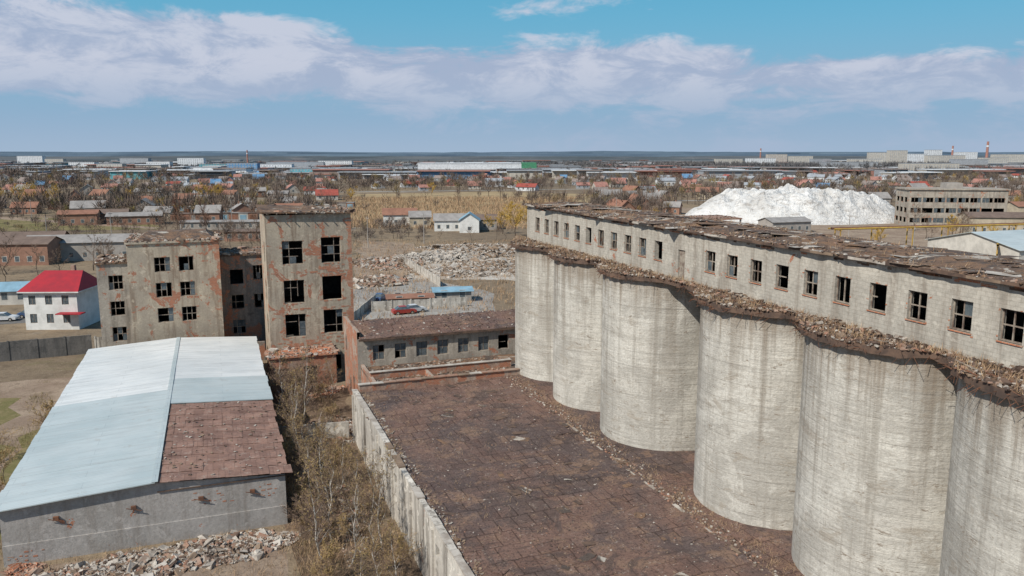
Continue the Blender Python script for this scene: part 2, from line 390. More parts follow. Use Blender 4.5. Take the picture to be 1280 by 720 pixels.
col=q.mix(q.math('MULTIPLY',cm,.87),col,lowc)
q.ln(col,bg.inputs[0])
sl=bpy.data.lights.new('sun','SUN'); sl.energy=5.0; sl.angle=math.radians(.5); sl.color=(1,.945,.85)
so=bpy.data.objects.new('sun',sl); scn.collection.objects.link(so)
hd=Vector((sx,sy)).normalized()*math.cos(SUN_EL)
so.rotation_euler=Vector((hd.x,hd.y,math.sin(SUN_EL))).to_track_quat('Z','Y').to_euler(); so.location=(-60,-60,90)
cam=bpy.data.cameras.new('camera'); co=bpy.data.objects.new('camera',cam); scn.collection.objects.link(co); scn.camera=co
co.location=(0,0,28); co.rotation_euler=(math.radians(90-9.54),0,0); cam.lens=28.125; cam.sensor_width=36; cam.clip_end=40000; cam.clip_start=.5
scn.view_settings.view_transform='Standard'; scn.view_settings.look='None'; scn.view_settings.exposure=0

# ------------------------------------------------------------------ ground
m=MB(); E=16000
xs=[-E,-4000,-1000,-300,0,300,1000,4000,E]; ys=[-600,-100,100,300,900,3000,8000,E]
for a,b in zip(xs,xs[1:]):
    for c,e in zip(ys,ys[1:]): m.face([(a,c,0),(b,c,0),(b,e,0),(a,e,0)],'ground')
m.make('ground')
def patch(name,pts,z,mat,j=.06,rag=6,grid=False):
    out=[];n=len(pts)
    for i in range(n):
        p=Vector(pts[i]);r=Vector(pts[(i+1)%n]);L=(r-p).length
        for k in range(rag):
            t=k/rag; c=p.lerp(r,t); nn=Vector((-(r-p).y,(r-p).x)).normalized()
            o=(noise.noise(Vector((c.x*.21,c.y*.21,3)))*j*min(L,60)); out.append((c.x+nn.x*o,c.y+nn.y*o,z))
    m=MB(); m.face(out,mat); cx=sum(p[0] for p in pts)/n; cy=sum(p[1] for p in pts)/n
    return m.grid(name,(cx,cy)) if grid else m.make(name,None,(cx,cy),(cx,cy))
patch('scrub_ground',[(4,20),(12,20),(12,76),(14,96),(4,100)],.004,'scrub',grid=True)
patch('dirt_yard',[(-34,30),(4,30),(3.5,59),(-16,59),(-17,112),(-34,112)],.004,'dirt',grid=True)
patch('grass',[(-27,62),(-21,60),(-22,104),(-30,106)],.008,'grs',.12,12,grid=True)
patch('grass',[(-19,60),(-15.8,60),(-16,96),(-18.5,96)],.012,'grs',.08,10,grid=True)
patch('concrete_yard',[at(-.20,128),at(-.02,132),at(-.02,160),at(-.13,185),at(-.20,170)],.004,'asph')
patch('rubble_ground',[at(-.125,180),at(.02,176),at(.02,245),at(-.10,250),at(-.13,215)],.008,'chalkg',.1,10)
patch('brown_rubble_ground',[at(-.2,165),at(-.13,178),at(-.12,250),at(-.19,262)],.012,'dirt',.1,10)
patch('dry_field',[at(-.215,330),at(.02,310),at(.1,330),at(.1,560),at(-.02,600),at(-.2,560)],.02,'dry',.08,10)
patch('grass_field',[at(-.66,290),at(-.44,300),at(-.46,350),at(-.66,352)],.02,'grs',.05,8)
patch('dry_field',[at(-.64,232),at(-.5,238),at(-.52,280),at(-.66,285)],.02,'dry',.05,8)
patch('dry_field',[at(.10,230),at(.55,230),at(.6,420),at(.10,420)],.02,'dirt',.05,8)
patch('dirt_road',[at(-.66,352),at(-.45,300),at(-.44,306),at(-.64,362)],.03,'dirt',.01)
patch('dirt_road',[at(-.66,262),at(-.48,276),at(-.36,272),at(-.36,266),at(-.48,268),at(-.66,252)],.03,'dirt',.01)
patch('asphalt_road',[at(-.70,128),at(-.56,133),at(-.5,139),at(-.5,144),at(-.57,140),at(-.70,136)],.012,'road',.01)
for (r0,y0,r1,y1,w) in ((-.42,560,.1,640,9),(-.6,480,-.25,420,8),(.12,470,.6,520,8)):
    a=Vector(at(r0,y0));b=Vector(at(r1,y1)); patch('road',[a,b,b+Vector((0,w)),a+Vector((0,w))],.04,'asph',.01)

# ------------------------------------------------------------------ silos
SC=[76.0,65.8,55.8,41.6,31.5,21.6,11.4,1.2]; SA=34.3; SR=5.2; ZS=18.9
for bc in SC:
    m=MB(); n=72; zs=[0,4,7,10,13,16,18.5]
    for z in zs:
        for j in range(n):
            t=6.28318*j/n; m.v.append((SA+SR*math.cos(t),bc+SR*math.sin(t),z))
    k=m.mi('silo')
    for i in range(len(zs)-1):
        for j in range(n): m.f.append((i*n+j,i*n+(j+1)%n,(i+1)*n+(j+1)%n,(i+1)*n+j)); m.m.append(k)
    o=m.make('concrete_silo',None,(SA,bc),W(SA,bc),TH,smooth=True)
m=MB(); bs=np.arange(82,-6,-.3)
def edge(b,r=5.6):
    a=31.05
    for bc in SC:
        if abs(b-bc)<r: a=min(a,SA-math.sqrt(r*r-(b-bc)**2))
    return a
def redge(b): return edge(b)+.20*noise.noise(Vector((b*.9,0,0)))+.14*noise.noise(Vector((b*3.1,5,0)))
A=[redge(b) for b in bs]
def se(b): return 18.52+.12*noise.noise(Vector((b*1.3,1,1)))+.08*noise.noise(Vector((b*4.3,1,1)))
for i in range(len(bs)-1):
    b0,b1=bs[i],bs[i+1];a0,a1=A[i],A[i+1]; z0,z1=se(b0),se(b1)
    m.face([(a0,b0,18.88),(a1,b1,18.88),(40.2,b1,18.9),(40.2,b0,18.9)],'bit')
    m.face([(a0,b0,z0),(a1,b1,z1),(40.2,b1,18.5),(40.2,b0,18.5)],'silo')
    m.face([(a0,b0,z0),(a1,b1,z1),(a1,b1,18.88),(a0,b0,18.88)],'rubd')
m.face([(A[0],82,18.4),(40.2,82,18.4),(40.2,82,18.9),(A[0],82,18.9)],'rubd')
m.box(34.2,34.6,-4,81,0,18.35,'silo')
m.grid('silo_roof_slab',(35,40))
m=MB()
for i in range(5200):
    b=R(-2,82); a0=edge(b); t=R(0,1)**1.4
    a=a0-.08+t*(31.6-a0); s=R(.02,.09)*(1 if R(0,1)<.95 else 2.0)
    m.chunk((a,b,18.92+s*.3+.22*R(0,1)*(a-a0)/3),s*R(.6,1.8),s*R(.6,1.8),s*.6,random.choice(['rubd','rubd','rubd','rubt','rubb','rubl','bit']))
for i in range(420):
    b=R(0,81); a0=edge(b)
    m.beam((a0+.1,b,18.7),(a0-R(.05,.45),b+R(-.6,.6),18.7+R(-.55,.3)),.014,'rustm',3)
for i in range(90):
    b=R(0,81);a=R(edge(b)+.2,31.5); m.beam((a,b,18.95),(a+R(-.3,.2),b+R(-1.6,1.6),18.95+R(0,.25)),.03,random.choice(['rustm','frame','rubt']),4)
m.grid('ledge_debris',(31,40))
P=[];
for i in range(1200):
    b=R(0,82);a0=edge(b);P.append((R(a0-.05,31.6),b,18.9))
blades('ledge_weeds',P,6,.10,.5,.014,.4,'weed',TH,.15)
# gallery
GA0,GA1,GB0,GB1=31.7,38.2,-2,80.2; ZG=22.5
e=empty('silo_gallery_building',W(35,40),TH); off=(35,40)
sv=[2.75+2.43*i for i in range(11)]+[33.9+2.47*i for i in range(18)]
p0=(GA0,GB1);p1=(GA0,GB0)
ops=[(s_-.56+.2,s_+.56+.2,20.0,21.42) for s_ in sv]+[(30.05,30.95,18.95,21.1)]
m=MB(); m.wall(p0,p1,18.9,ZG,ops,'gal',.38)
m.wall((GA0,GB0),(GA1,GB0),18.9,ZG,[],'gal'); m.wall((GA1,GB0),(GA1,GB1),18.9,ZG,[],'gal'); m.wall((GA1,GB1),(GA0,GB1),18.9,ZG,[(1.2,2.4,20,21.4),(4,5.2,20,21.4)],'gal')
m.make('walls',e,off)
m=MB(); m.frames(p0,p1,ops[:-1],2,2,.9,.22,.06)
for o_ in ops[:-1]: m.wbox(p0,p1,o_[0]-.05,o_[1]+.05,-.06,.1,19.93,20.0,'brickr')
m.wbox(p0,p1,30.1,30.9,.1,.15,19.0,21.05,'frame')
m.make('windows',e,off)
m=MB(); m.brickspots(p0,p1,ops[:-1],7,.03,.16,'brickr')
for i in range(150):
    u=R(0,80); z=22.45-R(0,.15)-.08; m.wbox(p0,p1,u,u+R(.2,1.2),-.02,.004,z,z+.12,random.choice(['rubd','rubt','brickr']))
m.make('worn_edges',e,off)
m=MB(); nb=200
def zr(a,b): return ZG+.02+.07*noise.noise(Vector((a*.35,b*.22,0)))+.05*noise.noise(Vector((a*1.7,b*1.1,2)))+(.16 if 34<a<36.5 else 0)
cols=[31.35,32.3,33.4,34.6,36.2,37.4,38.65]
bb=np.linspace(GB0-.4,GB1+.5,nb)
def ra(a,b):
    if a==cols[0]: return a+.16*noise.noise(Vector((b*.8,9,0)))+.10*noise.noise(Vector((b*3,2,0)))
    return a
for i in range(nb-1):
    for j in range(len(cols)-1):
        Q=[(ra(cols[j],bb[i]),bb[i]),(ra(cols[j+1],bb[i]),bb[i]),(ra(cols[j+1],bb[i+1]),bb[i+1]),(ra(cols[j],bb[i+1]),bb[i+1])]
        m.face([(a,b,zr(a,b)+.14) for a,b in Q],'bit'); m.face([(a,b,ZG+.01) for a,b in Q],'rubd')
    a0=ra(cols[0],bb[i]);a1=ra(cols[0],bb[i+1]); nz_=noise.noise(Vector((bb[i]*.3,0,7)))
    m.face([(a0,bb[i],ZG+.01),(a1,bb[i+1],ZG+.01),(a1,bb[i+1],zr(cols[0],bb[i+1])+.14),(a0,bb[i],zr(cols[0],bb[i])+.14)],'rubl' if nz_>.15 else ('rubt' if nz_<-.2 else 'rubd'))
m.box(31.3,38.6,GB1+.5,GB1+.52,ZG+.03,ZG+.22,'rubd')
for i in range(2600):
    a=R(31.4,38.5);b=R(GB0,GB1);s=R(.02,.11)
    if R(0,1)<.35: a=R(31.35,32.1)
    m.chunk((a,b,zr(a,b)+.15),s*R(.6,2),s*R(.6,2),s*.4,random.choice(['rubd','rubt','rubd','rubb','rubl','bit']),.4)
for i in range(150):
    a=R(31.6,38);b=R(GB0,GB1);m.chunk((a,b,zr(a,b)+.17),R(.3,1.3),R(.3,1.2),.012,random.choice(['rubl','bit','bit','rubd','rubt']),.05)
m.make('roof',e,off)
P=[(R(31.5,38.3),R(0,80),ZG+.15) for _ in range(500)]; blades('gallery_roof_weeds',P,6,.08,.4,.016,.4,'weed',TH,.2)

# ------------------------------------------------------------------ low hall with dark roof
e=empty('low_hall',W(22,40),TH); off=(22,40)
def zl(a,b): return 5.0+.012*(a-12)+.07*noise.noise(Vector((a*.3,b*.3,0)))+.04*noise.noise(Vector((a*1.1,b*1.1,4)))
m=MB(); aa=np.linspace(12.25,36,60); bb=np.linspace(5,76,150)
for i in range(59):
    for j in range(149):
        m.face([(aa[i],bb[j],zl(aa[i],bb[j])),(aa[i+1],bb[j],zl(aa[i+1],bb[j])),(aa[i+1],bb[j+1],zl(aa[i+1],bb[j+1])),(aa[i],bb[j+1],zl(aa[i],bb[j+1]))],'tar')
m.make('roof',e,off)
m=MB()
m.wall((11.85,76.4),(11.85,5),0,5.12,[(1+6*i,1.9+6*i,3.2,4.0) for i in range(11) if i%3!=1],'fencew',.38); m.wall((36,76.4),(11.85,76.4),0,5.05,[],'brickw',.38)
for i in range(12): m.box(11.7,11.85,76-6*i-.2,76-6*i+.2,0,4.7,'fencew')
b=76.4
while b>6:
    L_=R(.8,2.6)
    if R(0,1)<.86: m.box(11.78+R(-.03,.03),12.28+R(-.03,.03),b-L_+.02,b,5.12,5.2+R(0,.05),random.choice(['rubl','fencew','rubl','rubt']))
    b-=L_
m.make('walls',e,off)
m=MB()
b=60
while b>36:
    L_=R(.5,1.6)
    if R(0,1)<.8: m.box(27.3+R(-.05,.05),27.5+R(-.05,.05),b-L_+.04,b,4.95,5.22+R(-.1,.05),random.choice(['rubl','rubt','rubl']))
    b-=L_
m.box(12.4,30.0,75.6,76.0,4.9,5.75,'brickw')
for i in range(14): m.box(12.3+1.27*i,12.3+1.27*i+1.2,75.5+R(-.03,.03),76.1,5.76,5.82+R(0,.04),random.choice(['rubl','rubb','rubt']))
m.make('parapets',e,off)
m=MB()
for i in range(1800):
    a=R(12.4,29);b=R(20,75.5);s=R(.015,.06)
    m.chunk((a,b,zl(a,b)+.015),s*R(.6,1.8),s*R(.6,1.8),s*.4,random.choice(['rubd','rubt','rubt','rubl','rubb','bit']),.3)
for i in range(110):
    a=R(12.4,29);b=R(22,75.5);m.chunk((a,b,zl(a,b)+.03),R(.15,.6),R(.15,.9),.012,random.choice(['rubd','tar','bit','tar']),.06)
for i in range(900):
    b=R(30,76);a=27.5+R(-.5,1.6)*R(.2,1); s=R(.02,.09); m.chunk((a,b,zl(a,b)+.03),s*1.3,s,s*.6,random.choice(['rubl','rubb','rubd','rubt']),.5)
for i in range(400):
    a=12.3+R(0,.8)**1.5;b=R(25,75);s=R(.03,.14);m.chunk((a,b,zl(a,b)+.03),s,s,.02,random.choice(['rubl','rubt']),.3)
m.make('roof_debris',e,off)
P=[(R(27.6,29.4),R(30,76),5.15) for i in range(900)]+[(R(12.4,29),R(20,75),5.05) for i in range(420)]+[(12.5+R(0,.4),R(22,75),5.05) for i in range(160)]
blades('roof_weeds',P,6,.06,.3,.013,.5,'weed',TH,.15)

# ------------------------------------------------------------------ annex
e=empty('brick_annex',W(22,81),TH); off=(22,81)
m=MB(); m.wall((14.3,77),(30,77),0,4.6,[],'brickw'); m.wall((14.3,85.9),(14.3,77),0,5.1,[(2,3.4,1.2,3.2),(5,6.4,1.2,3.2)],'brickw'); m.make('walls',e,off)
m=MB(); m.box(14.3,36,77.0,85.9,4.6,4.75,'bit'); m.box(14.4,30,80.6,80.95,4.75,5.5,'brickw'); m.box(14.3,30,80.5,81.05,5.5,5.56,'rubl'); m.box(20.2,20.5,77.1,80.6,4.75,5.3,'brickw')
for i in range(600):
    s=R(.04,.15); m.chunk((R(14.5,30),R(77,85.5),4.8),s*1.3,s,s*.4,random.choice(['rubb','rubl','rubd','rubt']),.4)
m.make('roof',e,off)
e=empty('workshop_building',W(26,91),TH); off=(26,91)
m=MB(); p0=(14,86);p1=(40,86)
ops=[(1.7+2.45*i,3.0+2.45*i,5.4,7.1) for i in range(9)]
m.wall(p0,p1,0,7.9,ops,'wall2'); m.wall((40,86),(40,95.5),0,7.9,[],'wall2'); m.wall((40,95.5),(14,95.5),0,7.9,[],'wall2')
m.wall((14,95.5),(14,86),0,8.7,[(1.2,2.2,4.8,6.8),(6,7,1,3)],'brickw')
m.make('walls',e,off)
m=MB(); m.frames(p0,p1,ops,2,2,1,.75,.07); m.make('windows',e,off)
m=MB()
aa=np.linspace(14.2,40.3,40)
def wz(a,b): return 8.0+.9*(1-abs(b-90.7)/5.2)+.07*noise.noise(Vector((a,b,1)))
for i in range(39):
    for b0,b1 in ((85.5,87.3),(87.3,89),(89,90.7),(90.7,93),(93,95.9)):
        m.face([(aa[i],b0,wz(aa[i],b0)),(aa[i+1],b0,wz(aa[i+1],b0)),(aa[i+1],b1,wz(aa[i+1],b1)),(aa[i],b1,wz(aa[i],b1))],'tar')
m.box(14.1,40.3,85.5,85.55,7.75,8.0,'rubd'); m.box(14.4,40,85.55,95.6,7.9,7.95,'rubd')
for i in range(400):
    a=R(14.3,36);b=R(85.6,95);s=R(.03,.13);m.chunk((a,b,wz(a,b)+.03),s*1.6,s,s*.3,random.choice(['rubd','rubl','rubb','rubt']),.3)
m.make('roof',e,off)

# ------------------------------------------------------------------ metal-roof barn
e=empty('metal_roof_barn',W(-5,84),TH); off=(-5,84)
b0,b1=60,108
m=MB()
m.face([(-14.8,b0,0),(4.0,b0,0),(4.0,b0,4.0),(-5,b0,4.6),(-14.8,b0,4.0)],'barnw')
m.face([(-14.8,b1,0),(-14.8,b1,4.0),(-5,b1,4.6),(4.0,b1,4.0),(4.0,b1,0)],'barnw')
m.face([(4,b0,0),(4,b1,0),(4,b1,4),(4,b0,4)],'barnw'); m.face([(-14.8,b1,0),(-14.8,b0,0),(-14.8,b0,4),(-14.8,b1,4)],'barnw')
m.wbox((-14.8,b0),(4,b0),0,18.8,-.10,-.003,0,1.5,'barnw')
for u in (3.2,12.6,16.2,8.1): m.box(-14.8+u,-14.8+u+.35,b0-.2,b0-.01,2.9,3.15,'rustm'); m.beam((-14.8+u-.3,b0-.18,3.05),(-14.8+u+.7,b0-.18,2.75),.03,'rustm')
for i in range(46):
    u=random.choice([R(.2,2.5),R(12,15),R(16.5,18)]); z=R(.1,.9) if u<3 else R(2.4,3.4); w=R(.05,.3); m.wbox((-14.8,b0),(4,b0),u,u+w,-.115 if z<1.5 else -.012,-.002,z,z+R(.03,.12),'brickr')
m.make('walls',e,off)
def slope(m,a0,a1,bq0,bq1,mat,lift=0,n=1):
    f=lambda a: 4.08+.62*(1-abs(a+5)/9.8)+lift
    for i in range(n):
        y0=bq0+(bq1-bq0)*i/n;y1=bq0+(bq1-bq0)*(i+1)/n; dz=R(-.015,.02); da=R(-.06,.06)
        if a0<-10: A0,A1=a0+da,a1
        else: A0,A1=a0,a1+da
        P=[(A0,y0,f(A0)+dz),(A1,y0,f(A1)+dz),(A1,y1,f(A1)+dz),(A0,y1,f(A0)+dz)]
        m.hexa([(x,y,z-.07) for x,y,z in P]+P,mat)
m=MB()
slope(m,-15.3,-5.0,59.6,84,'mblue',.12,12); slope(m,-15.3,-5.0,84.01,108.4,'mwhite',.12,12)
slope(m,-4.99,4.4,88.2,108.4,'mwhite',.12,9); slope(m,-4.99,4.45,79.2,88.19,'mblue',.12,4)
m.box(-5.22,-4.80,59.6,108.4,4.83,4.87,'mblue')
m.make('metal_roof',e,off)
m=MB()
f=lambda a:4.1+.62*(1-abs(a+5)/9.8)
for i in range(12):
    for j in range(11):
        a0=-4.95+i*.78+R(-.03,.03);y0=59.7+j*1.76+R(-.05,.05); a1=a0+.80;y1=y0+1.83; t=R(0,.04); u=R(-.01,.04)
        if i==11: a1+=R(-.2,.1)
        P=[(a0,y0,f(a0)+.035+t),(a1,y0,f(a1)+.035+u),(a1,y1,f(a1)+.0+u),(a0,y1,f(a0)+.0+t)]
        m.hexa([(x,y,z-.02) for x,y,z in P]+P,'sheet')
for i in range(160):
    a=R(-4.8,4);y=R(60,79);s=R(.03,.12);m.chunk((a,y,f(a)+.09),s,s*1.5,.02,random.choice(['rubt','rubd','rubl']),.2)
m.box(-4.9,4.2,59.9,79.1,3.9,3.96,'rubd')
m.make('slate_roof',e,off)

# ------------------------------------------------------------------ abandoned towers
def floors(m,x0,x1,y0,y1,zs):
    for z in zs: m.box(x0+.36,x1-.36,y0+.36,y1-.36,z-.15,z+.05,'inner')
def ragged(m,x0,x1,y0,y1,z,n,mats=('rubd','rubl','rubt','rubb'),s0=.05,s1=.26):
    for i in range(n*2):
        if R(0,1)<.7:
            if R(0,1)<.6: x,y=R(x0,x1),random.choice([y0,y1])+R(-.05,.3)
            else: x,y=random.choice([x0,x1])+R(-.1,.2),R(y0,y1)
        else: x,y=R(x0,x1),R(y0,y1)
        s=R(s0,s1)*(1 if R(0,1)<.95 else 2); m.chunk((x,y,z+s*.2),s*R(.7,1.6),s*R(.7,1.6),s*.5,random.choice(mats),.4)
e=empty('abandoned_tower_building',W(11,106),TH); off=(11,106)
x0,x1,y0,y1=5.8,16.2,101.3,111.5
p0=(x0,y0);p1=(x1,y0); ops=[]
for z in (14.5,9.6,5.3):
    ops+=[(1.9,4.4,z,z+2.9),(6.6,9.0,z+.2 if z<14 else z,z+3.2)]
ops+=[(3.2,5.4,.5,3.0),(7.2,8.6,.6,2.6)]
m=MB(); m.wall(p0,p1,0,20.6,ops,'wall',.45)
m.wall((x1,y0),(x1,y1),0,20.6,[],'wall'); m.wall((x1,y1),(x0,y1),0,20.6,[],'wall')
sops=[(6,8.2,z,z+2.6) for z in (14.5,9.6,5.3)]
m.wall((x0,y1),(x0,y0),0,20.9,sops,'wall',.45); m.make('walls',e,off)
m=MB(); m.frames(p0,p1,ops[:6],3,3,.8,.15,.07,.2); m.frames((x0,y1),(x0,y0),sops,3,3,.8,.2,.07,.2); m.make('windows',e,off)
m=MB(); floors(m,x0,x1,y0,y1,(4.4,8.8,13.4,18.3)); m.make('floors',e,off)
m=MB()
m.hexa([(x0-.4,y0-.5,20.9),(x1+.3,y0-.5,20.62),(x1+.3,y1+.3,20.62),(x0-.4,y1+.3,21.1),(x0-.4,y0-.5,21.05),(x1+.3,y0-.5,20.75),(x1+.3,y1+.3,20.8),(x0-.4,y1+.3,21.35)],'bit')
for i in range(9): m.beam((x0+.3+1.15*i,y0-.75,20.75),(x0+.3+1.15*i,y0,20.85),.07,'frame',4)
ragged(m,x0,x1,y0,y1,20.85,160); m.make('roof',e,off)
m=MB()
for i in range(190):
    z=R(3,20.3); w=.25+1.1*max(0,noise.noise(Vector((z*.45,0,3)))+.15)+R(-.15,.15); m.wbox(p0,p1,10.4-max(.1,w),10.405,-.012-R(0,.012),.01,z,z+R(.08,.35),'brickr')
m.brickspots(p0,p1,[ops[3],ops[5],ops[1]],26,.1,.5); m.brickspots(p0,p1,[ops[0],ops[2],ops[4]],9,.08,.35)
for i in range(36):
    u=R(6.0,9.2); z=13.0+R(-.2,1.2); m.wbox(p0,p1,u,u+R(.2,.7),-.012-R(0,.012),.005,z,z+R(.06,.25),'brickr')
for i in range(60):
    u=R(.1,9.9); z=4.2+R(-.7,.7)*R(0,1); m.wbox(p0,p1,u,u+R(.2,.8),-.012-R(0,.012),.005,z,z+R(.08,.3),'brickr')
for zz in (13.35,8.75):
    for i in range(14): u=R(0,9.8); m.wbox(p0,p1,u,u+R(.2,.6),-.012-R(0,.012),.005,zz+R(-.12,.12),zz+R(.13,.2),'brickr')
m.make('exposed_brick',e,off)
e=empty('abandoned_mill_building',W(-5,117),TH); off=(-5,117)
x0,x1,y0,y1=-10.5,.5,111,121; p0=(x0,y0);p1=(x1,y0); ops=[]
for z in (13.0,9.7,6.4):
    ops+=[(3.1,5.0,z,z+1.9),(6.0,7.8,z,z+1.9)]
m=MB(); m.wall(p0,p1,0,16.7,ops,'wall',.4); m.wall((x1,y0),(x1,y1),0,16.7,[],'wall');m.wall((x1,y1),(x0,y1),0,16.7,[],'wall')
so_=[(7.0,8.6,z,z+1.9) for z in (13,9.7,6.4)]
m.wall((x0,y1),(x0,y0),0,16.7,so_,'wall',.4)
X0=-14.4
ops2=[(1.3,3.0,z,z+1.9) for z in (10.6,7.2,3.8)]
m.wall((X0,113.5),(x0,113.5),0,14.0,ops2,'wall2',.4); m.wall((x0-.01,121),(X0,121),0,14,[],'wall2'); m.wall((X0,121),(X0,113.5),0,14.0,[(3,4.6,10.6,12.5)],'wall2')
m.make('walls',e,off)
m=MB(); m.frames(p0,p1,ops,3,2,.9,.35,.08,.2); m.frames((X0,113.5),(x0,113.5),ops2,3,2,.8,.35,.08,.2); m.make('windows',e,off)
m=MB(); m.brickspots(p0,p1,ops,6,.08,.35); m.brickspots((X0,113.5),(x0,113.5),ops2,5,.08,.3)
for i in range(90):
    z=R(11.5,16.5); w=R(.1,1.1)*(z-11)/5.5; m.wbox(p0,p1,11-w,11.004,-.012-R(0,.012),.01,z,z+R(.08,.3),'brickr')
for i in range(30):
    u=R(0,10.6); z=16.5-R(0,.5)**2; m.wbox(p0,p1,u,u+R(.1,.5),-.012-R(0,.012),.005,z,z+.15,'brickr')
m.make('exposed_brick',e,off)
m=MB(); floors(m,x0,x1,y0,y1,(5.4,8.8,12.2,15.8)); floors(m,X0,x0+.3,113.5,121,(3,6.4,9.8,13.6)); m.make('floors',e,off)
m=MB(); m.box(x0-.15,x1+.15,y0-.2,y1+.2,16.7,16.95,'wall'); m.box(X0-.15,x0-.16,113.3,121.2,14.0,14.2,'bit')
m.hexa([(x0+1,y0+.6,16.95),(x1-.5,y0+.6,16.95),(x1-.5,y1,16.95),(x0+1,y1,16.95),(x0+2.2,y0+3,17.9),(x1-1.5,y0+3,17.9),(x1-1.5,y1-2,17.7),(x0+2.2,y1-2,17.7)],'bit')
ragged(m,x0,x1,y0,y1,16.95,200); ragged(m,X0,x0,113.5,121,14.2,90); m.make('roof',e,off)
e=empty('abandoned_link_building',W(4,119),TH); off=(4,119)
p0=(.52,115);p1=(9.5,115)
ops=[(1.2,2.9,z,z+2.0) for z in (10.3,6.8,3.3)]+[(4.2,5.6,z,z+2.0) for z in (10.8,6.8)]
m=MB(); m.wall(p0,p1,0,14.2,ops,'walld',.4); m.wall((9.5,115),(9.5,122),0,14.2,[],'walld'); m.wall((9.5,122),(.52,122),0,14.2,[],'walld')
m.box(.6,5.7,112,112.4,0,2.6,'walld'); m.make('walls',e,off)
m=MB(); m.frames(p0,p1,ops,3,2,.9,.3,.08,.2); m.brickspots(p0,p1,ops,8,.1,.4); m.make('windows',e,off)
m=MB(); m.box(.53,9.6,114.8,122.1,14.2,14.4,'bit'); floors(m,.52,9.5,115,122,(2.9,6.4,9.8)); ragged(m,.6,9.4,115,122,14.4,110); m.make('roof',e,off)
e=empty('brick_ruin',W(9,98),TH); off=(9,98)
m=MB(); m.wall((5.3,97.2),(13.2,97.2),0,3.7,[(.9,2.3,.2,2.4),(4,5.6,.2,2.5)],'brickw'); m.wall((13.2,97.2),(13.2,101.2),0,3.7,[],'brickw'); m.wall((5.3,101.2),(5.3,97.2),0,3.9,[],'brickw'); m.brickspots((5.3,97.2),(13.2,97.2),[(.9,2.3,.2,2.4),(4,5.6,.2,2.5)],14,.1,.5); m.make('walls',e,off)
m=MB(); m.box(5.1,13.4,97.0,101.25,3.7,3.85,'brickr'); ragged(m,5.3,13.2,97.2,101,3.85,260,('rubb','rubb','rubl','brickr'),.05,.22); m.make('roof',e,off)

def rubble(name,cx,cy,rx,ry,h,n,mats,s0,s1,grid=True):
    m=MB()
    for i in range(n):
        t=R(0,6.28);r=math.sqrt(R(0,1))*(.75+.6*abs(noise.noise(Vector((math.cos(t)*1.7,math.sin(t)*1.7,cx))))); x=cx+rx*r*math.cos(t);y=cy+ry*r*math.sin(t)
        z=h*max(0,1-r*r)*(.6+.5*noise.noise(Vector((x*.4,y*.4,0))));s=R(s0,s1)*(1 if R(0,1)<.95 else 2.2)
        m.chunk((x,y,max(0,z)*R(.2,1)),s*R(.7,1.8),s*R(.7,1.5),s*R(.2,.6),random.choice(mats),.6)
    return m.grid(name,(cx,cy)) if grid else m.make(name,None,(cx,cy),(cx,cy))
rubble('rubble_pile',-3,57,9.5,2.4,.5,3600,['rubl','rubl','rubt','rubb','rubl','rubd'],.03,.19)
rubble('rubble_pile',-12,55.5,8,2.8,.4,2600,['rubl','rubt','rubl','rubb','rubd'],.03,.18)
rubble('brick_rubble_pile',-13.4,59,1.4,.7,.5,350,['rubb','brickr'],.05,.16)
rubble('brick_rubble_pile',9,94.5,4.5,2.4,.8,1200,['rubb','rubb','rubl','brickr'],.05,.2)
rubble('rubble_pile',10.5,80,3,5,.4,800,['rubl','rubb','rubt'],.03,.15)
rubble('rubble_pile',8,60,2.5,9,.15,700,['rubl','rubb','rubt'],.03,.12)
for (r,y,rx,ry,h,n,mt) in ((-.09,215,16,12,1.6,1500,['rubl']),(-.04,225,17,12,1.9,1500,['rubl','rubt']),(-.06,190,16,9,1.0,1300,['rubl','rubl','rubt']),(-.015,200,14,11,1.1,1100,['rubl','rubt']),(-.155,205,11,14,1.0,1100,['rubb','rubt','rubl']),(-.165,175,8,9,.9,800,['rubb','rubl','rubt']),(-.03,240,22,9,1.2,1100,['rubl','rubt'])):
    c=at(r,y); rubble('rubble_pile',c[0],c[1],rx,ry,h,n,mt,.12,.5,False)

def fence(name,p,q,h,k,mat='fencew',th=.12,seg=3.0):
    p=Vector(p);q=Vector(q);L=(q-p).length;n=max(1,int(L/seg));m=MB()
    for i in range(n):
        u0=L*i/n;u1=L*(i+1)/n
        m.wbox(p,q,u0+.1,u1-.1,0,th,0,h+R(-.06,.06),mat); m.wbox(p,q,u0-.1,u0+.1,-.06,th+.06,0,h+.12,mat)
    c=(p+q)/2
    return m.make(name,None,c,c)
fence('concrete_fence',(-78,102),(-59.5,110.6),2.7,0,'fenced')
fence('concrete_fence',(-59.2,110.8),(-52,112.5),2.3,0,'fencew')
fence('concrete_fence',W(4.6,78),W(11.6,77.2),1.7,0)
fence('concrete_fence',at(-.175,141),at(-.055,146),1.8,0)
fence('concrete_fence',at(-.135,203),at(-.09,168),2.0,0)
fence('concrete_fence',at(-.20,131),at(-.17,150),1.6,0)

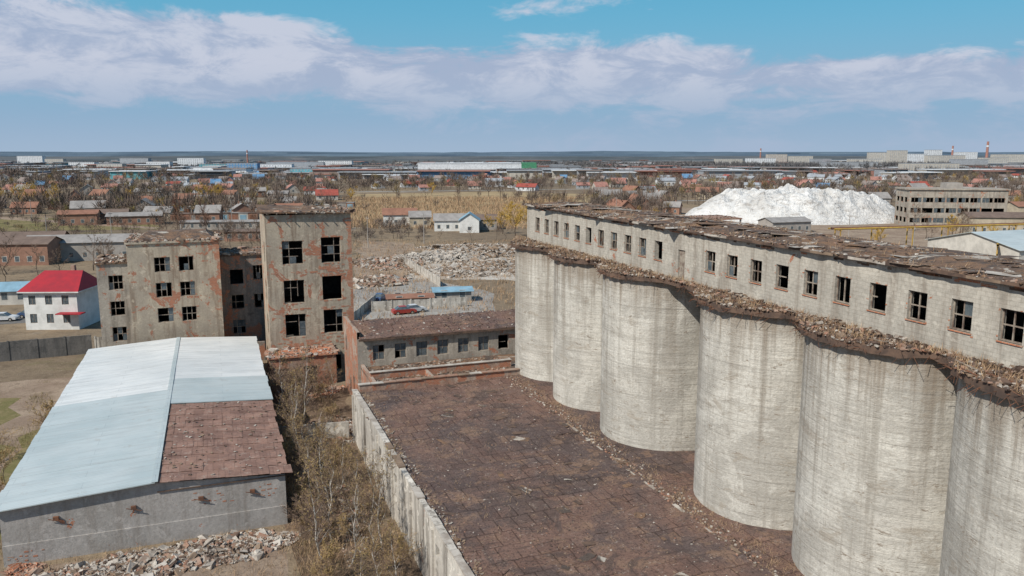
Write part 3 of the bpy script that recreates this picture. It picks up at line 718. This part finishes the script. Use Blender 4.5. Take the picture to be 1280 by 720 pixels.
# parked cars
def car(loc,rot,paint):
    e=empty('parked_car',loc,rot)
    def prof(P,y,k,nm):
        m=MB(); n=len(P)
        m.face([(x,-yy,z) for (x,z),yy in zip(P,y)],k); m.face([(x,yy,z) for (x,z),yy in zip(P,y)][::-1],k)
        for i in range(n):
            j=(i+1)%n; m.face([(P[i][0],-y[i],P[i][1]),(P[i][0],y[i],P[i][1]),(P[j][0],y[j],P[j][1]),(P[j][0],-y[j],P[j][1])],k)
        m.make(nm,e)
    prof([(-2.1,.3),(2.1,.3),(2.15,.65),(1.9,.82),(1.0,.92),(-1.6,.95),(-2.1,.85)],[.8,.8,.82,.82,.84,.84,.82],paint,'body')
    prof([(1.0,.925),(.35,1.38),(-1.0,1.40),(-1.6,.955)],[.76,.62,.62,.76],'glass','windows')
    m=MB(); m.box(-.98,.33,-.6,.6,1.385,1.44,paint); m.make('roof',e)
    m=MB()
    for x in (-1.3,1.3):
        for y in (-.86,.66): m.beam((x,y,.32),(x,y+.2,.32),.32,'tyre',12); m.face([(x+.32*math.cos(t),y+(0 if y<0 else .2),.32+.32*math.sin(t)) for t in [6.283*i/12 for i in range(12)]],'tyre'); m.face([(x+.18*math.cos(t),y+(-.01 if y<0 else .21),.32+.18*math.sin(t)) for t in [6.283*i/8 for i in range(8)]],'w2')
    m.make('wheels',e)

# ------------------------------------------------------------------ house with red roof
hc=at(-.558,130); e=empty('red_roof_house',hc,math.radians(2))
m=MB(); w,d,h=8.4,8,6.3
def rect_walls(m,w,d,h,fo,lo,mat):
    m.wall((-w/2,-d/2),(w/2,-d/2),0,h,fo,mat,.3); m.wall((w/2,-d/2),(w/2,d/2),0,h,[],mat,.3); m.wall((w/2,d/2),(-w/2,d/2),0,h,[],mat,.3); m.wall((-w/2,d/2),(-w/2,-d/2),0,h,lo,mat,.3)
fo=[(.8+2.6*i,1.9+2.6*i,z,z+1.5) for i in range(3) for z in (1.1,4.1)]
rect_walls(m,w,d,h,fo,[(2,3.2,4.1,5.6),(5.5,6.7,4.1,5.6)],'white'); m.make('walls',e)
m=MB(); m.frames((-w/2,-d/2),(w/2,-d/2),fo,2,1,1,1,.07,.08); m.box(w/2-2.8,w/2+1.2,-d/2-1.6,-d/2-.01,2.75,2.9,'mred'); m.make('windows',e)
m=MB(); x,y=w/2+.6,d/2+.6
B=[(-x,-y,h),(x,-y,h),(x,y,h),(-x,y,h)]; T=[(-x+2.2,0,h+2.8),(x-1.2,0,h+2.8)]
m.face([B[0],B[1],T[1],T[0]],'mred');m.face([B[1],B[2],T[1]],'mred');m.face([B[2],B[3],T[0],T[1]],'mred');m.face([B[3],B[0],T[0]],'mred')
m.box(-x,x,-y,y,h-.2,h-.01,'white'); m.box(1.5,2.1,.3,.9,h+2,h+3.6,'brickw'); m.make('roof',e)

HC={'w1':('house_white',(.54,.51,.46)),'w2':('house_grey',(.36,.33,.30)),'w3':('house_brick',(.31,.175,.125)),'w4':('house_cream',(.48,.41,.31)),
 'r1':('roof_grey',(.30,.28,.265)),'r2':('roof_rust',(.28,.14,.095)),'r3':('roof_brown',(.18,.13,.105)),'r4':('roof_blue',(.22,.36,.45)),'r5':('roof_light',(.48,.48,.47)),'r6':('roof_red',(.33,.08,.06)),
 'teal':('panel_teal',(.11,.33,.38)),'green':('panel_green',(.07,.25,.14)),'bluep':('panel_blue',(.13,.26,.42)),'fw':('hazed_white',(.64,.66,.68)),'fg':('hazed_grey',(.33,.35,.375)),'fc':('hazed_cream',(.48,.45,.40)),'fr':('hazed_red',(.36,.18,.145)),'fb':('hazed_brown',(.25,.205,.185))}  # f* colours: faded and greyed to paint in distance haze
for k,(nm,c) in HC.items(): M[k]=flat(nm,c,tuple(x*.74 for x in c),sc=.5,bump=0)
car(at(-.135,139),.4,'carr'); car(at(-.122,140.5),.5,'carw'); car(at(-.165,152),1.4,'carb'); car(at(-.635,133),.15,'carw'); car(at(-.60,136),.2,'carb')
def house_mesh(w,d,h,rh,wm,rm,chim=True):
    m=MB(); x,y=w/2,d/2
    m.box(-x,x,-y,y,0,h,wm)
    for sx_ in (-1,1): m.face([(sx_*x,-y,h),(sx_*x,y,h),(sx_*x,0,h+rh)],wm)
    o=.45; k=rh/y
    for s in (-1,1):
        P=[(-x-o,s*(y+o),h-o*k+.05),(x+o,s*(y+o),h-o*k+.05),(x+o,0,h+rh+.05),(-x-o,0,h+rh+.05)]
        m.hexa([(a,b,c-.08) for a,b,c in P]+P,rm)
    if chim: m.box(x*.3,x*.3+.6,.4,1.0,h,h+rh+.7,'w3')
    n=max(2,int(w/3))
    for i in range(n):
        u=-x+w*(i+.5)/n
        for s in (-1,1): m.box(u-.5,u+.5,s*y-.03,s*y+.03,1.0,2.3,'glass'); m.box(u-.62,u+.62,s*y-.015,s*y+.015,.9,2.4,'w1')
    for s in (-1,1): m.box(s*x-.03,s*x+.03,-.6,.5,1.0,2.2,'glass')
    return m
def put(name,mesh,loc,rot,sc=1):
    o=bpy.data.objects.new(name,mesh); scn.collection.objects.link(o); o.location=(loc[0],loc[1],0); o.rotation_euler=(0,0,rot); o.scale=(sc,sc,sc); return o
def protos(n,wms,rms):
    L=[]
    for i in range(n):
        w=R(8,14);m=house_mesh(w,R(6.5,9),R(2.8,4.2),R(1.8,3.4),random.choice(wms),random.choice(rms))
        o=m.make('proto'); L.append(o.data); bpy.data.objects.remove(o)
    return L
HM=protos(16,['w1','w2','w3','w3','w4'],['r1','r1','r2','r3','r4','r5','r2','r1','r2'])+protos(1,['w1'],['r6'])
HF=protos(12,['fw','fg','fr','fc','fw'],['fg','fb','fr','fb','fr','fc','bluep'])+protos(2,['fw','fr'],['r6'])
def near(p,lst,d): return any((p[0]-q[0])**2+(p[1]-q[1])**2<d*d for q in lst)
placed=[]
def zone_ok(p):
    r=p[0]/p[1]
    if -.215<r<.10 and p[1]<600: return False
    if .20<r<.50 and p[1]<430: return False
    if .45<r<.66 and p[1]<360: return False
    if -.66<r<-.44 and p[1]<355: return False
    return True
for i in range(850):
    y=330*math.exp(R(0,1.45)); p=at(R(-.72,.72),y)
    if not zone_ok(p) or near(p,placed,20+y*.006): continue
    placed.append(p); put('house',random.choice(HM if y<560 else HF),p,random.choice([.36,.36+1.57,.1,-.4])+R(-.1,.1),R(.85,1.2))
def shed(name,r,y,w,d,h,rh,wm,rm,rot=0.1):
    m=house_mesh(w,d,h,rh,wm,rm,False); return m.make(name,None,(0,0),at(r,y),rot)
shed('long_shed',-.535,214,26,9,5,1.6,'w2','r1',.2)
shed('brick_shed',-.63,205,24,9,5.5,1.4,'w3','r3',.1)
shed('brick_shed',-.60,232,18,9,4,1.6,'w3','r3',.3)
shed('blue_roof_shed',-.617,150,5.5,5,2.8,1.2,'w1','r4',.2)
shed('brick_shed',-.505,330,16,8,4,1.5,'w3','r3',.3); shed('brick_shed',-.54,320,14,8,4.5,1.3,'w3','r2',.3)
shed('long_shed',-.47,322,20,8,3.6,1.2,'w3','r1',.3)
shed('white_cottage',-.075,296,13,8,4.0,2.2,'white','r1',.1); shed('white_cottage',-.053,290,9,7,4.6,2.4,'white','r4',1.6)
shed('barn',-.14,318,13,8,4.5,2.2,'white','r2',.15); shed('barn',-.115,312,8,7,4,2.0,'w4','r1',.15); shed('barn',-.04,300,12,7,4,1.6,'w2','r3',.1)
shed('low_shed',-.075,152,7,4,2.2,.5,'w2','r4',.2); shed('low_shed',-.128,146,8,4,2.0,.4,'w3','r2',.2)
shed('low_shed',-.305,262,26,7,3.2,.5,'w3','r3',.1); shed('low_shed',-.36,300,30,7,3,.5,'w2','r1',.1)
for i,(r,y) in enumerate(((-.37,345),(-.31,350),(-.27,375),(-.36,385),(-.30,400),(-.42,400),(-.24,420),(-.47,430))):
    m=MB(); n=9
    for j in range(n):
        m.box(-n*2+4*j,-n*2+4*j+3.9,-3,3,0,2.6+.05*(j%3),random.choice(['w3','w2','w1'])); m.box(-n*2+4*j-.05,-n*2+4*j+3.97,-3.2,3.2,2.62+.05*(j%3),2.78+.05*(j%3),random.choice(['r3','r1','rubd']))
        m.box(-n*2+4*j+.6,-n*2+4*j+3.3,-3.06,-3.0,0,2.1,random.choice(['r4','r2','rustm','r1']))
    m.make('garage_row',None,(0,0),at(r,y),R(0,.3))
m=MB(); m.box(-68,68,-25,25,0,15,'fw'); m.box(68.01,88,-25,25,0,16,'green'); m.box(-69,68,-25.5,25.5,15.01,15.8,'fw')
for i in range(16): m.box(-64+8*i,-60+8*i,-25.3,-25.01,0,4,'fg')
m.make('white_warehouse',None,(0,0),at(-.052,1090),.02)
bc=at(.545,315); e=empty('factory_office_building',bc,math.radians(-7)); m=MB(); w,d,h=36,14,14.2
fo=[(1+4.3*i,4.9+4.3*i,z,z+1.9) for i in range(8) for z in (1.6,5.4,9.4)]
rect_walls(m,w,d,h,fo,[(1+4.3*i,4+4.3*i,z,z+1.9) for i in range(3) for z in (1.6,5.4,9.4)],'wall2'); m.make('walls',e)
m=MB(); m.frames((-w/2,-d/2),(w/2,-d/2),fo,3,1,.9,.55,.12,.1); m.make('windows',e)
m=MB(); m.box(-w/2-.5,w/2+.5,-d/2-.5,d/2+.5,h,h+.5,'wall2'); m.box(-w/2+.3,w/2-.3,-d/2+.3,d/2-.3,4.2,4.4,'inner'); m.box(-w/2+.3,w/2-.3,-d/2+.3,d/2-.3,8.2,8.4,'inner'); m.box(-3,3,-3,3,h+.5,h+2.6,'w2'); m.make('roof',e)
def openshed(name,r,y,w,d,h,rot,rm):
    m=MB(); m.box(-w/2,w/2,-d/2,d/2,h,h+.5,rm)
    n=int(w/6)
    for i in range(n+1):
        for s in (-1,1): m.box(-w/2+.3+i*(w-.6)/n-.2,-w/2+.3+i*(w-.6)/n+.2,s*(d/2-.5)-.2,s*(d/2-.5)+.2,0,h-.01,'w2')
    for i in range(120): s=R(.1,.4); m.chunk((R(-w/2,w/2),R(-d/2,d/2),h+.55),s,s,.1,'rubd',.2)
    m.make(name,None,(0,0),at(r,y),rot)
openshed('open_shed',.235,262,22,14,7,.3,'rubb'); openshed('open_shed',.165,300,18,9,5,.2,'rubd')
shed('blue_roof_hall',.64,175,34,22,9.0,2.6,'w1','mblue',.36)
shed('brick_shed',.60,285,20,10,6,1.5,'w4','r3',-.1); shed('brick_shed',.34,290,16,9,4,1.3,'w2','r1',.3); shed('brick_shed',.66,330,28,10,7,1.6,'w4','r2',.1)
m=MB()
for i in range(8):
    x=-36+11*i
    m.box(x-.12,x+.12,-1.2,-1.0,0,8.4,'yellow');m.box(x-.12,x+.12,1.0,1.2,0,8.4,'yellow');m.box(x-.1,x+.1,-1.6,1.6,8.41,8.6,'yellow')
for y_,r_,k_ in ((-1.2,.22,'yellow'),(0,.3,'rustm'),(1.2,.2,'yellow')): m.beam((-38,y_,8.65+r_),(46,y_,8.65+r_),r_,k_,8)
m.make('pipe_rack',None,(0,0),at(.55,215),math.radians(14))
m=MB()
for i in range(5):
    x=-20+9*i; m.box(x-.12,x+.12,-.12,.12,0,9.5,'yellow')
m.beam((-22,0,9.7),(20,0,9.7),.25,'yellow',8); m.beam((-22,0,7.8),(20,0,7.8),.12,'yellow',6)
m.make('pipe_rack',None,(0,0),at(.60,180),math.radians(60))

# chalk heap
m=MB(); nx,ny=170,100; RX,RY=50,34; cc=at(.353,352)
def ch(x,y):
    r=math.sqrt((x/RX)**2+(y/RY)**2); r+=.12*noise.noise(Vector((x*.05,y*.05,1)))
    t=max(0,min(1,(1-r)/.42)); t=t*(1.35-.35*t)
    top=12.6+1.9*noise.noise(Vector((x*.05,y*.07,3)))-2.0*max(0,x/RX)
    return t*top*(.93+.15*noise.noise(Vector((x*.16,y*.16,5))))+1.9*t*(noise.fractal(Vector((x*.22,y*.22,5)),1,2,5))-.05
g_=[[0]*(ny+1) for _ in range(nx+1)]
for i in range(nx+1):
    for j in range(ny+1):
        x=-RX*1.15+2.3*RX*i/nx;y=-RY*1.15+2.3*RY*j/ny; g_[i][j]=len(m.v); m.v.append((x,y,ch(x,y)))
k=m.mi('chalk')
for i in range(nx):
    for j in range(ny): m.f.append((g_[i][j],g_[i+1][j],g_[i+1][j+1],g_[i][j+1])); m.m.append(k)
m.make('chalk_heap',None,(0,0),cc,0)

# far town
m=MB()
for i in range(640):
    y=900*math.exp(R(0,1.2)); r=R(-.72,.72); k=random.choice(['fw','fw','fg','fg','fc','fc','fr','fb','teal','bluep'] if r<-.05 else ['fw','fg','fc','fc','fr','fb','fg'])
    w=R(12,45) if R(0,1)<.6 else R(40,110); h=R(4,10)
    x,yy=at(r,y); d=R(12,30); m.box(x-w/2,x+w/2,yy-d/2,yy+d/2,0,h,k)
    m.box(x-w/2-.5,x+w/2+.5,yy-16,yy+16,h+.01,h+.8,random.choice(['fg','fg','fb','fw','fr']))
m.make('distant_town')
def block(r,y,w,h,k='fc'):
    m=MB(); m.box(-w/2,w/2,-7,7,0,h,k)
    nf=int(h/3);nw=int(w/4)
    for i in range(nf):
        for j in range(nw): m.box(-w/2+1+j*(w-1)/nw,-w/2+2.6+j*(w-1)/nw,-7.05,-7.0,1+3*i,2.5+3*i,'fg')
    m.box(-w/2-.2,w/2+.2,-7.2,7.2,h+.01,h+.6,'fg'); m.make('apartment_block',None,(0,0),at(r,y),R(-.1,.1))
for r,y,w,h,k in ((.465,1750,70,30,'fc'),(.50,1800,60,27,'fw'),(.54,1700,80,24,'fc'),(.565,1900,50,31,'fw'),(.60,1500,50,20,'fc'),(.33,1900,46,26,'fc'),(.31,1700,60,18,'fw'),(-.60,1900,60,22,'fw'),(-.57,1800,40,16,'fc'),(-.535,1500,50,12,'fw'),(.42,1300,90,14,'fg'),(.52,1150,80,14,'fc'),(-.44,1400,40,14,'fw'),(-.36,1250,70,12,'teal'),(-.30,1150,60,13,'fw'),(-.335,1080,40,15,'bluep'),(-.27,1300,90,14,'fg'),(-.245,1000,60,9,'teal'),(-.20,1150,70,8,'fw'),(-.17,1050,50,8,'fc'),(-.38,1000,30,11,'fw'),(-.50,1250,40,12,'fc'),
    (.48,1650,36,34,'fc'),(.525,1850,34,36,'fw'),(.36,1800,50,22,'fc'),(.385,1650,40,17,'fg'),(.44,1500,60,18,'fc'),(.57,1400,60,18,'fg'),(.62,1700,70,26,'fc'),(.27,1800,60,16,'fc'),(-.22,1450,60,15,'fw'),(-.40,1600,50,19,'fw'),(-.47,1700,60,18,'fg')):
    block(r,y,w,h,k)
for r,y,h,rad in ((.592,1500,50,3),(.549,1700,44,2.6),(.31,1900,40,2.2),(-.33,1400,34,1.6)):
    m=MB(); m.beam((0,0,0),(0,0,h),rad,'fr',12,rad*.65); m.beam((0,0,h*.8),(0,0,h*.86),rad*.80,'fw',12,rad*.78); m.make('factory_chimney',None,(0,0),at(r,y))

def ridge(name,y,dep,h0,h1,mat,seed,step,r0=-.95,r1=.95):
    m=MB(); n=int((r1-r0)*y/step); k=m.mi(mat)
    for i in range(n+1):
        x=(r0+(r1-r0)*i/n)*y
        h=h0+(h1-h0)*(.5+.5*noise.fractal(Vector((x/y*4,seed,0)),1,2,3))+ (h0*.22)*noise.noise(Vector((x/step*.55,seed,2)))
        yy=y+dep*.3*noise.noise(Vector((x/y*9,seed,7)))
        j=len(m.v); m.v+=[(x,yy,-1),(x,yy+step*.3,h*.8),(x,yy+step,h),(x,yy+dep,h*1.02),(x,yy+dep,-1)]
        if i:
            for q_ in range(4): m.f.append((j-5+q_,j+q_,j+1+q_,j-4+q_)); m.m.append(k)
    m.make(name)
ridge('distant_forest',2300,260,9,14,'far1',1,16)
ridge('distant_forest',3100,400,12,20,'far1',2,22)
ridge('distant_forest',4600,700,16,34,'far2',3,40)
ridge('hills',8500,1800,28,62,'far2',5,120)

# trees --------------------------------------------------------------
def scatter(n,y0,y1,r0=-.72,r1=.72,ok=None):
    P=[]
    while len(P)<n:
        y=y0*(y1/y0)**R(0,1); p=at(R(r0,r1),y)
        if ok and not ok(p): continue
        if noise.noise(Vector((p[0]*.012,p[1]*.012,4)))+R(-.25,.25)<-.1: continue
        P.append(p)
    return P
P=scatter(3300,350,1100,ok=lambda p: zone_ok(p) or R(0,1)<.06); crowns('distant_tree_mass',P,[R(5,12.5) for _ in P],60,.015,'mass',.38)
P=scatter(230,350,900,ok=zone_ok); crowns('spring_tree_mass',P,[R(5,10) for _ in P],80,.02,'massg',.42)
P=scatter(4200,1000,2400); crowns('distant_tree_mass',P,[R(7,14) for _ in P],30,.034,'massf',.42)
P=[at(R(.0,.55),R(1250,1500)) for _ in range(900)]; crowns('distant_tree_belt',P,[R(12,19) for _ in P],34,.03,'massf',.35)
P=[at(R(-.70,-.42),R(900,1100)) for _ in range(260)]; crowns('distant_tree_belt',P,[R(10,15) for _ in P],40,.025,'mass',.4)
P=[at(R(-.2,.05),R(610,680)) for _ in range(170)]+[at(R(.0,.3),R(430,470)) for _ in range(60)]; crowns('distant_tree_belt',P,[R(6,11) for _ in P],70,.013,'mass',.4)
P=[at(R(-.66,-.2),R(225,345)) for _ in range(170)]+[at(R(-.22,-.1),R(255,320)) for _ in range(60)]; crowns('shrub_mass',P,[R(2,6) for _ in P],100,.012,'mass',.5)
P=[(*at(R(-.21,.08),R(300,520)),0) for _ in range(4200)]; blades('reeds',P,5,1,2.2,.14,.25,'weed',0,1.2)

def tree(seed,H,mat_b='bark',mat_t='twig',r=.14,n1=14,n2=6,n3=4,tw=.018,buds=None,up=.9,wid=.32,bs=.03,bp=.45):
    rr=random.Random(seed); m=MB()
    def tri(p,q_,w,k):
        d=(q_-p); u=d.cross(Vector((rr.uniform(-1,1),rr.uniform(-1,1),rr.uniform(-1,1))))
        if u.length<1e-6: return
        u=u.normalized()*w; m.face([p-u,p+u,q_],k)
    pts=[Vector((0,0,0))]
    for i in range(1,7): pts.append(pts[-1]+Vector((rr.gauss(0,.035)*H,rr.gauss(0,.035)*H,H/6.5)))
    for i in range(6): m.beam(pts[i],pts[i+1],r*(1-i/6.6),mat_b,6,r*(1-(i+1)/6.6))
    def on(t):
        f=t*6;i=min(5,int(f)); return pts[i].lerp(pts[i+1],f-i)
    for i in range(n1):
        t=.18+.80*(i+rr.random())/n1; p=on(t); az_=rr.uniform(0,6.28); L=H*wid*(1.15-t)*rr.uniform(.8,1.4)+.06*H
        d=Vector((math.cos(az_),math.sin(az_),up*rr.uniform(.7,1.3))).normalized(); mid=p+d*L*.5; end=mid+(d+Vector((0,0,.35))).normalized()*L*.6
        rb=r*.38*(1.1-t); m.beam(p,mid,rb,mat_b,4,rb*.6); m.beam(mid,end,rb*.6,mat_t,3,rb*.2)
        for j in range(n2):
            s_=.25+.75*rr.random(); q_=p.lerp(mid,s_*2) if s_<.5 else mid.lerp(end,s_*2-1)
            d2=(d+Vector((rr.gauss(0,.6),rr.gauss(0,.6),rr.gauss(.15,.4)))).normalized(); L2=L*.42*rr.uniform(.5,1.2); e2=q_+d2*L2
            tri(q_,e2,tw*1.3,mat_t)
            for k in range(n3):
                q3=q_.lerp(e2,rr.uniform(.2,1)); d3=(d2+Vector((rr.gauss(0,.7),rr.gauss(0,.7),rr.gauss(.1,.5)))).normalized(); e3=q3+d3*L2*rr.uniform(.3,.8)
                tri(q3,e3,tw*.8,mat_t)
                if buds and rr.random()<bp:
                    for b_ in range(2): c_=q3.lerp(e3,rr.uniform(.2,1)); v_=Vector((rr.gauss(0,1),rr.gauss(0,1),rr.gauss(0,1)))*bs*1.5; tri(c_,c_+v_,bs,buds)
    o=m.make('t'); me=o.data; bpy.data.objects.remove(o); return me
birch=[tree(i,7.5,'birch','twig',.07,22,8,6,.013,'bud',1.5,.25,.033,.4) for i in range(4)]
bare=[tree(20+i,11,'bark','twig',.17,16,8,6,.035) for i in range(5)]
tall=[tree(40+i,15,'bark','twigr',.2,26,8,6,.04,None,2.6,.16) for i in range(2)]
will=[tree(60+i,10,'bark','willow',.2,20,10,7,.05,'willow',.9,.38,.07,.8) for i in range(3)]
bush=[tree(80+i,2.8,'bark','weed',.03,20,8,7,.012,'bud',1.1,.5,.028,.6) for i in range(3)]
bushb=[tree(90+i,3.0,'bark','twig',.03,20,8,7,.013,None,1.3,.45) for i in range(3)]
for a,b,s in ((5.6,52,1.0),(6.6,56,.95),(9.8,53,1.05),(8.2,48,.8),(5.4,63,.8),(6.2,66,.9),(7.6,70,.8),(10.3,60,.7),(5.3,73,1.0),(7.5,84,1.1),(5.2,88,1.0),(9.6,47,.7),(5.2,58,.9),(6.9,44,.8),(6,80,.9),(11.3,91,.7),(7.4,60,.9),(8.6,65,.7),(5.6,69,.8),(6.2,76,.9),(8.9,57,.8),(7.4,52,.85)):
    put('birch_tree',random.choice(birch),W(a+.2,b),R(0,6),s*R(.9,1.1))
for i in range(95):
    a,b=R(4.6,11.2),R(38,98)
    if R(0,1)<.5: a=R(4.6,6.4)
    k=R(0,1)<.5; put('bush',random.choice(bush if k else bushb),W(a,b),R(0,6),R(.4,1.2))
for i in range(14): put('bush',random.choice(bushb),W(R(4.7,12),R(84,96)),R(0,6),R(.7,1.4))
for a,b in ((-16,63),(-17,70),(-16.8,88),(-24,66),(-2,112),(1.5,113),(-18,76),(-20,82)): put('bush',random.choice(bush),W(a,b),R(0,6),R(.7,1.3))
for r,y,s in ((-.415,262,1.0),(-.385,268,.95),(-.42,285,.8)): put('poplar_tree',random.choice(tall),at(r,y),R(0,6),s)
for r,y,s in ((.005,272,1.15),(.02,278,1.0),(-.012,282,.8),(-.03,290,.6),(-.62,445,1.1),(-.60,470,1.1),(-.57,450,1.0),(-.585,440,.8),(-.64,420,1.1),(-.61,400,.9),(-.385,470,1.1),(-.365,480,1.0),(-.48,460,.8),(-.32,520,.9),(.55,262,.8),(.46,240,.6),(.60,250,.6),(-.1,540,.9),(-.2,470,.8),(-.445,330,.5)): put('willow_tree',random.choice(will),at(r,y),R(0,6),s)
for i in range(300):
    y=R(170,480); r=R(-.68,.66); p=at(r,y)
    if -.21<r<.03 and (y<255 or R(0,1)<.75): continue
    if .2<r<.5 and y<420: continue
    if -.66<r<-.44 and 290<y<352: continue
    put('bare_tree',random.choice(bare),p,R(0,6),R(.45,.95))
for r,y in ((-.165,160),(-.13,190),(-.05,260),(-.02,262),(-.09,265)): put('bare_tree',random.choice(bare),at(r,y),R(0,6),R(.3,.5))
P=[(R(4.3,11.7),R(36,100),0) for _ in range(2600)]; P=[p for p in P if noise.noise(Vector((p[0]*.4,p[1]*.25,3)))>-.12]; blades('dry_weeds',P,7,.15,.9,.014,.45,'weed',TH,.2)
P=[(R(4.3,11.7),R(36,100),0) for _ in range(600)]; blades('olive_weeds',P,7,.2,.8,.016,.4,'weed2',TH,.2)
P=[(R(-32,-15.4),R(56,110),0) for _ in range(2600)]; P=[p for p in P if noise.noise(Vector((p[0]*.2,p[1]*.1,0)))>0]; blades('dry_grass',P,6,.1,.5,.02,.5,'weed2',TH,.3)
P=[(R(-14,5),R(50,59.6),0) for _ in range(700)]; blades('dry_weeds',P,6,.1,.6,.014,.4,'weed',TH,.2)
P=[(*at(R(-.2,.02),R(130,260)),0) for _ in range(1500)]; blades('dry_weeds',P,6,.3,1.2,.05,.4,'weed',0,.6)
for r,y in ((.335,210),(-.11,250),(-.25,300),(-.5,260),(-.58,240),(.06,330),(.13,350),(-.18,240),(.42,250),(-.35,330),(-.6,330),(.50,205)):
    m=MB(); m.beam((0,0,0),(0,0,9.5),.14,'w2',8,.09); m.box(-1,1,-.06,.06,8.7,8.85,'frame');
    for x in (-.85,0,.85): m.beam((x,0,8.85),(x,0,9.1),.05,'white',5)
    m.make('utility_pole',None,(0,0),at(r,y),R(0,3))
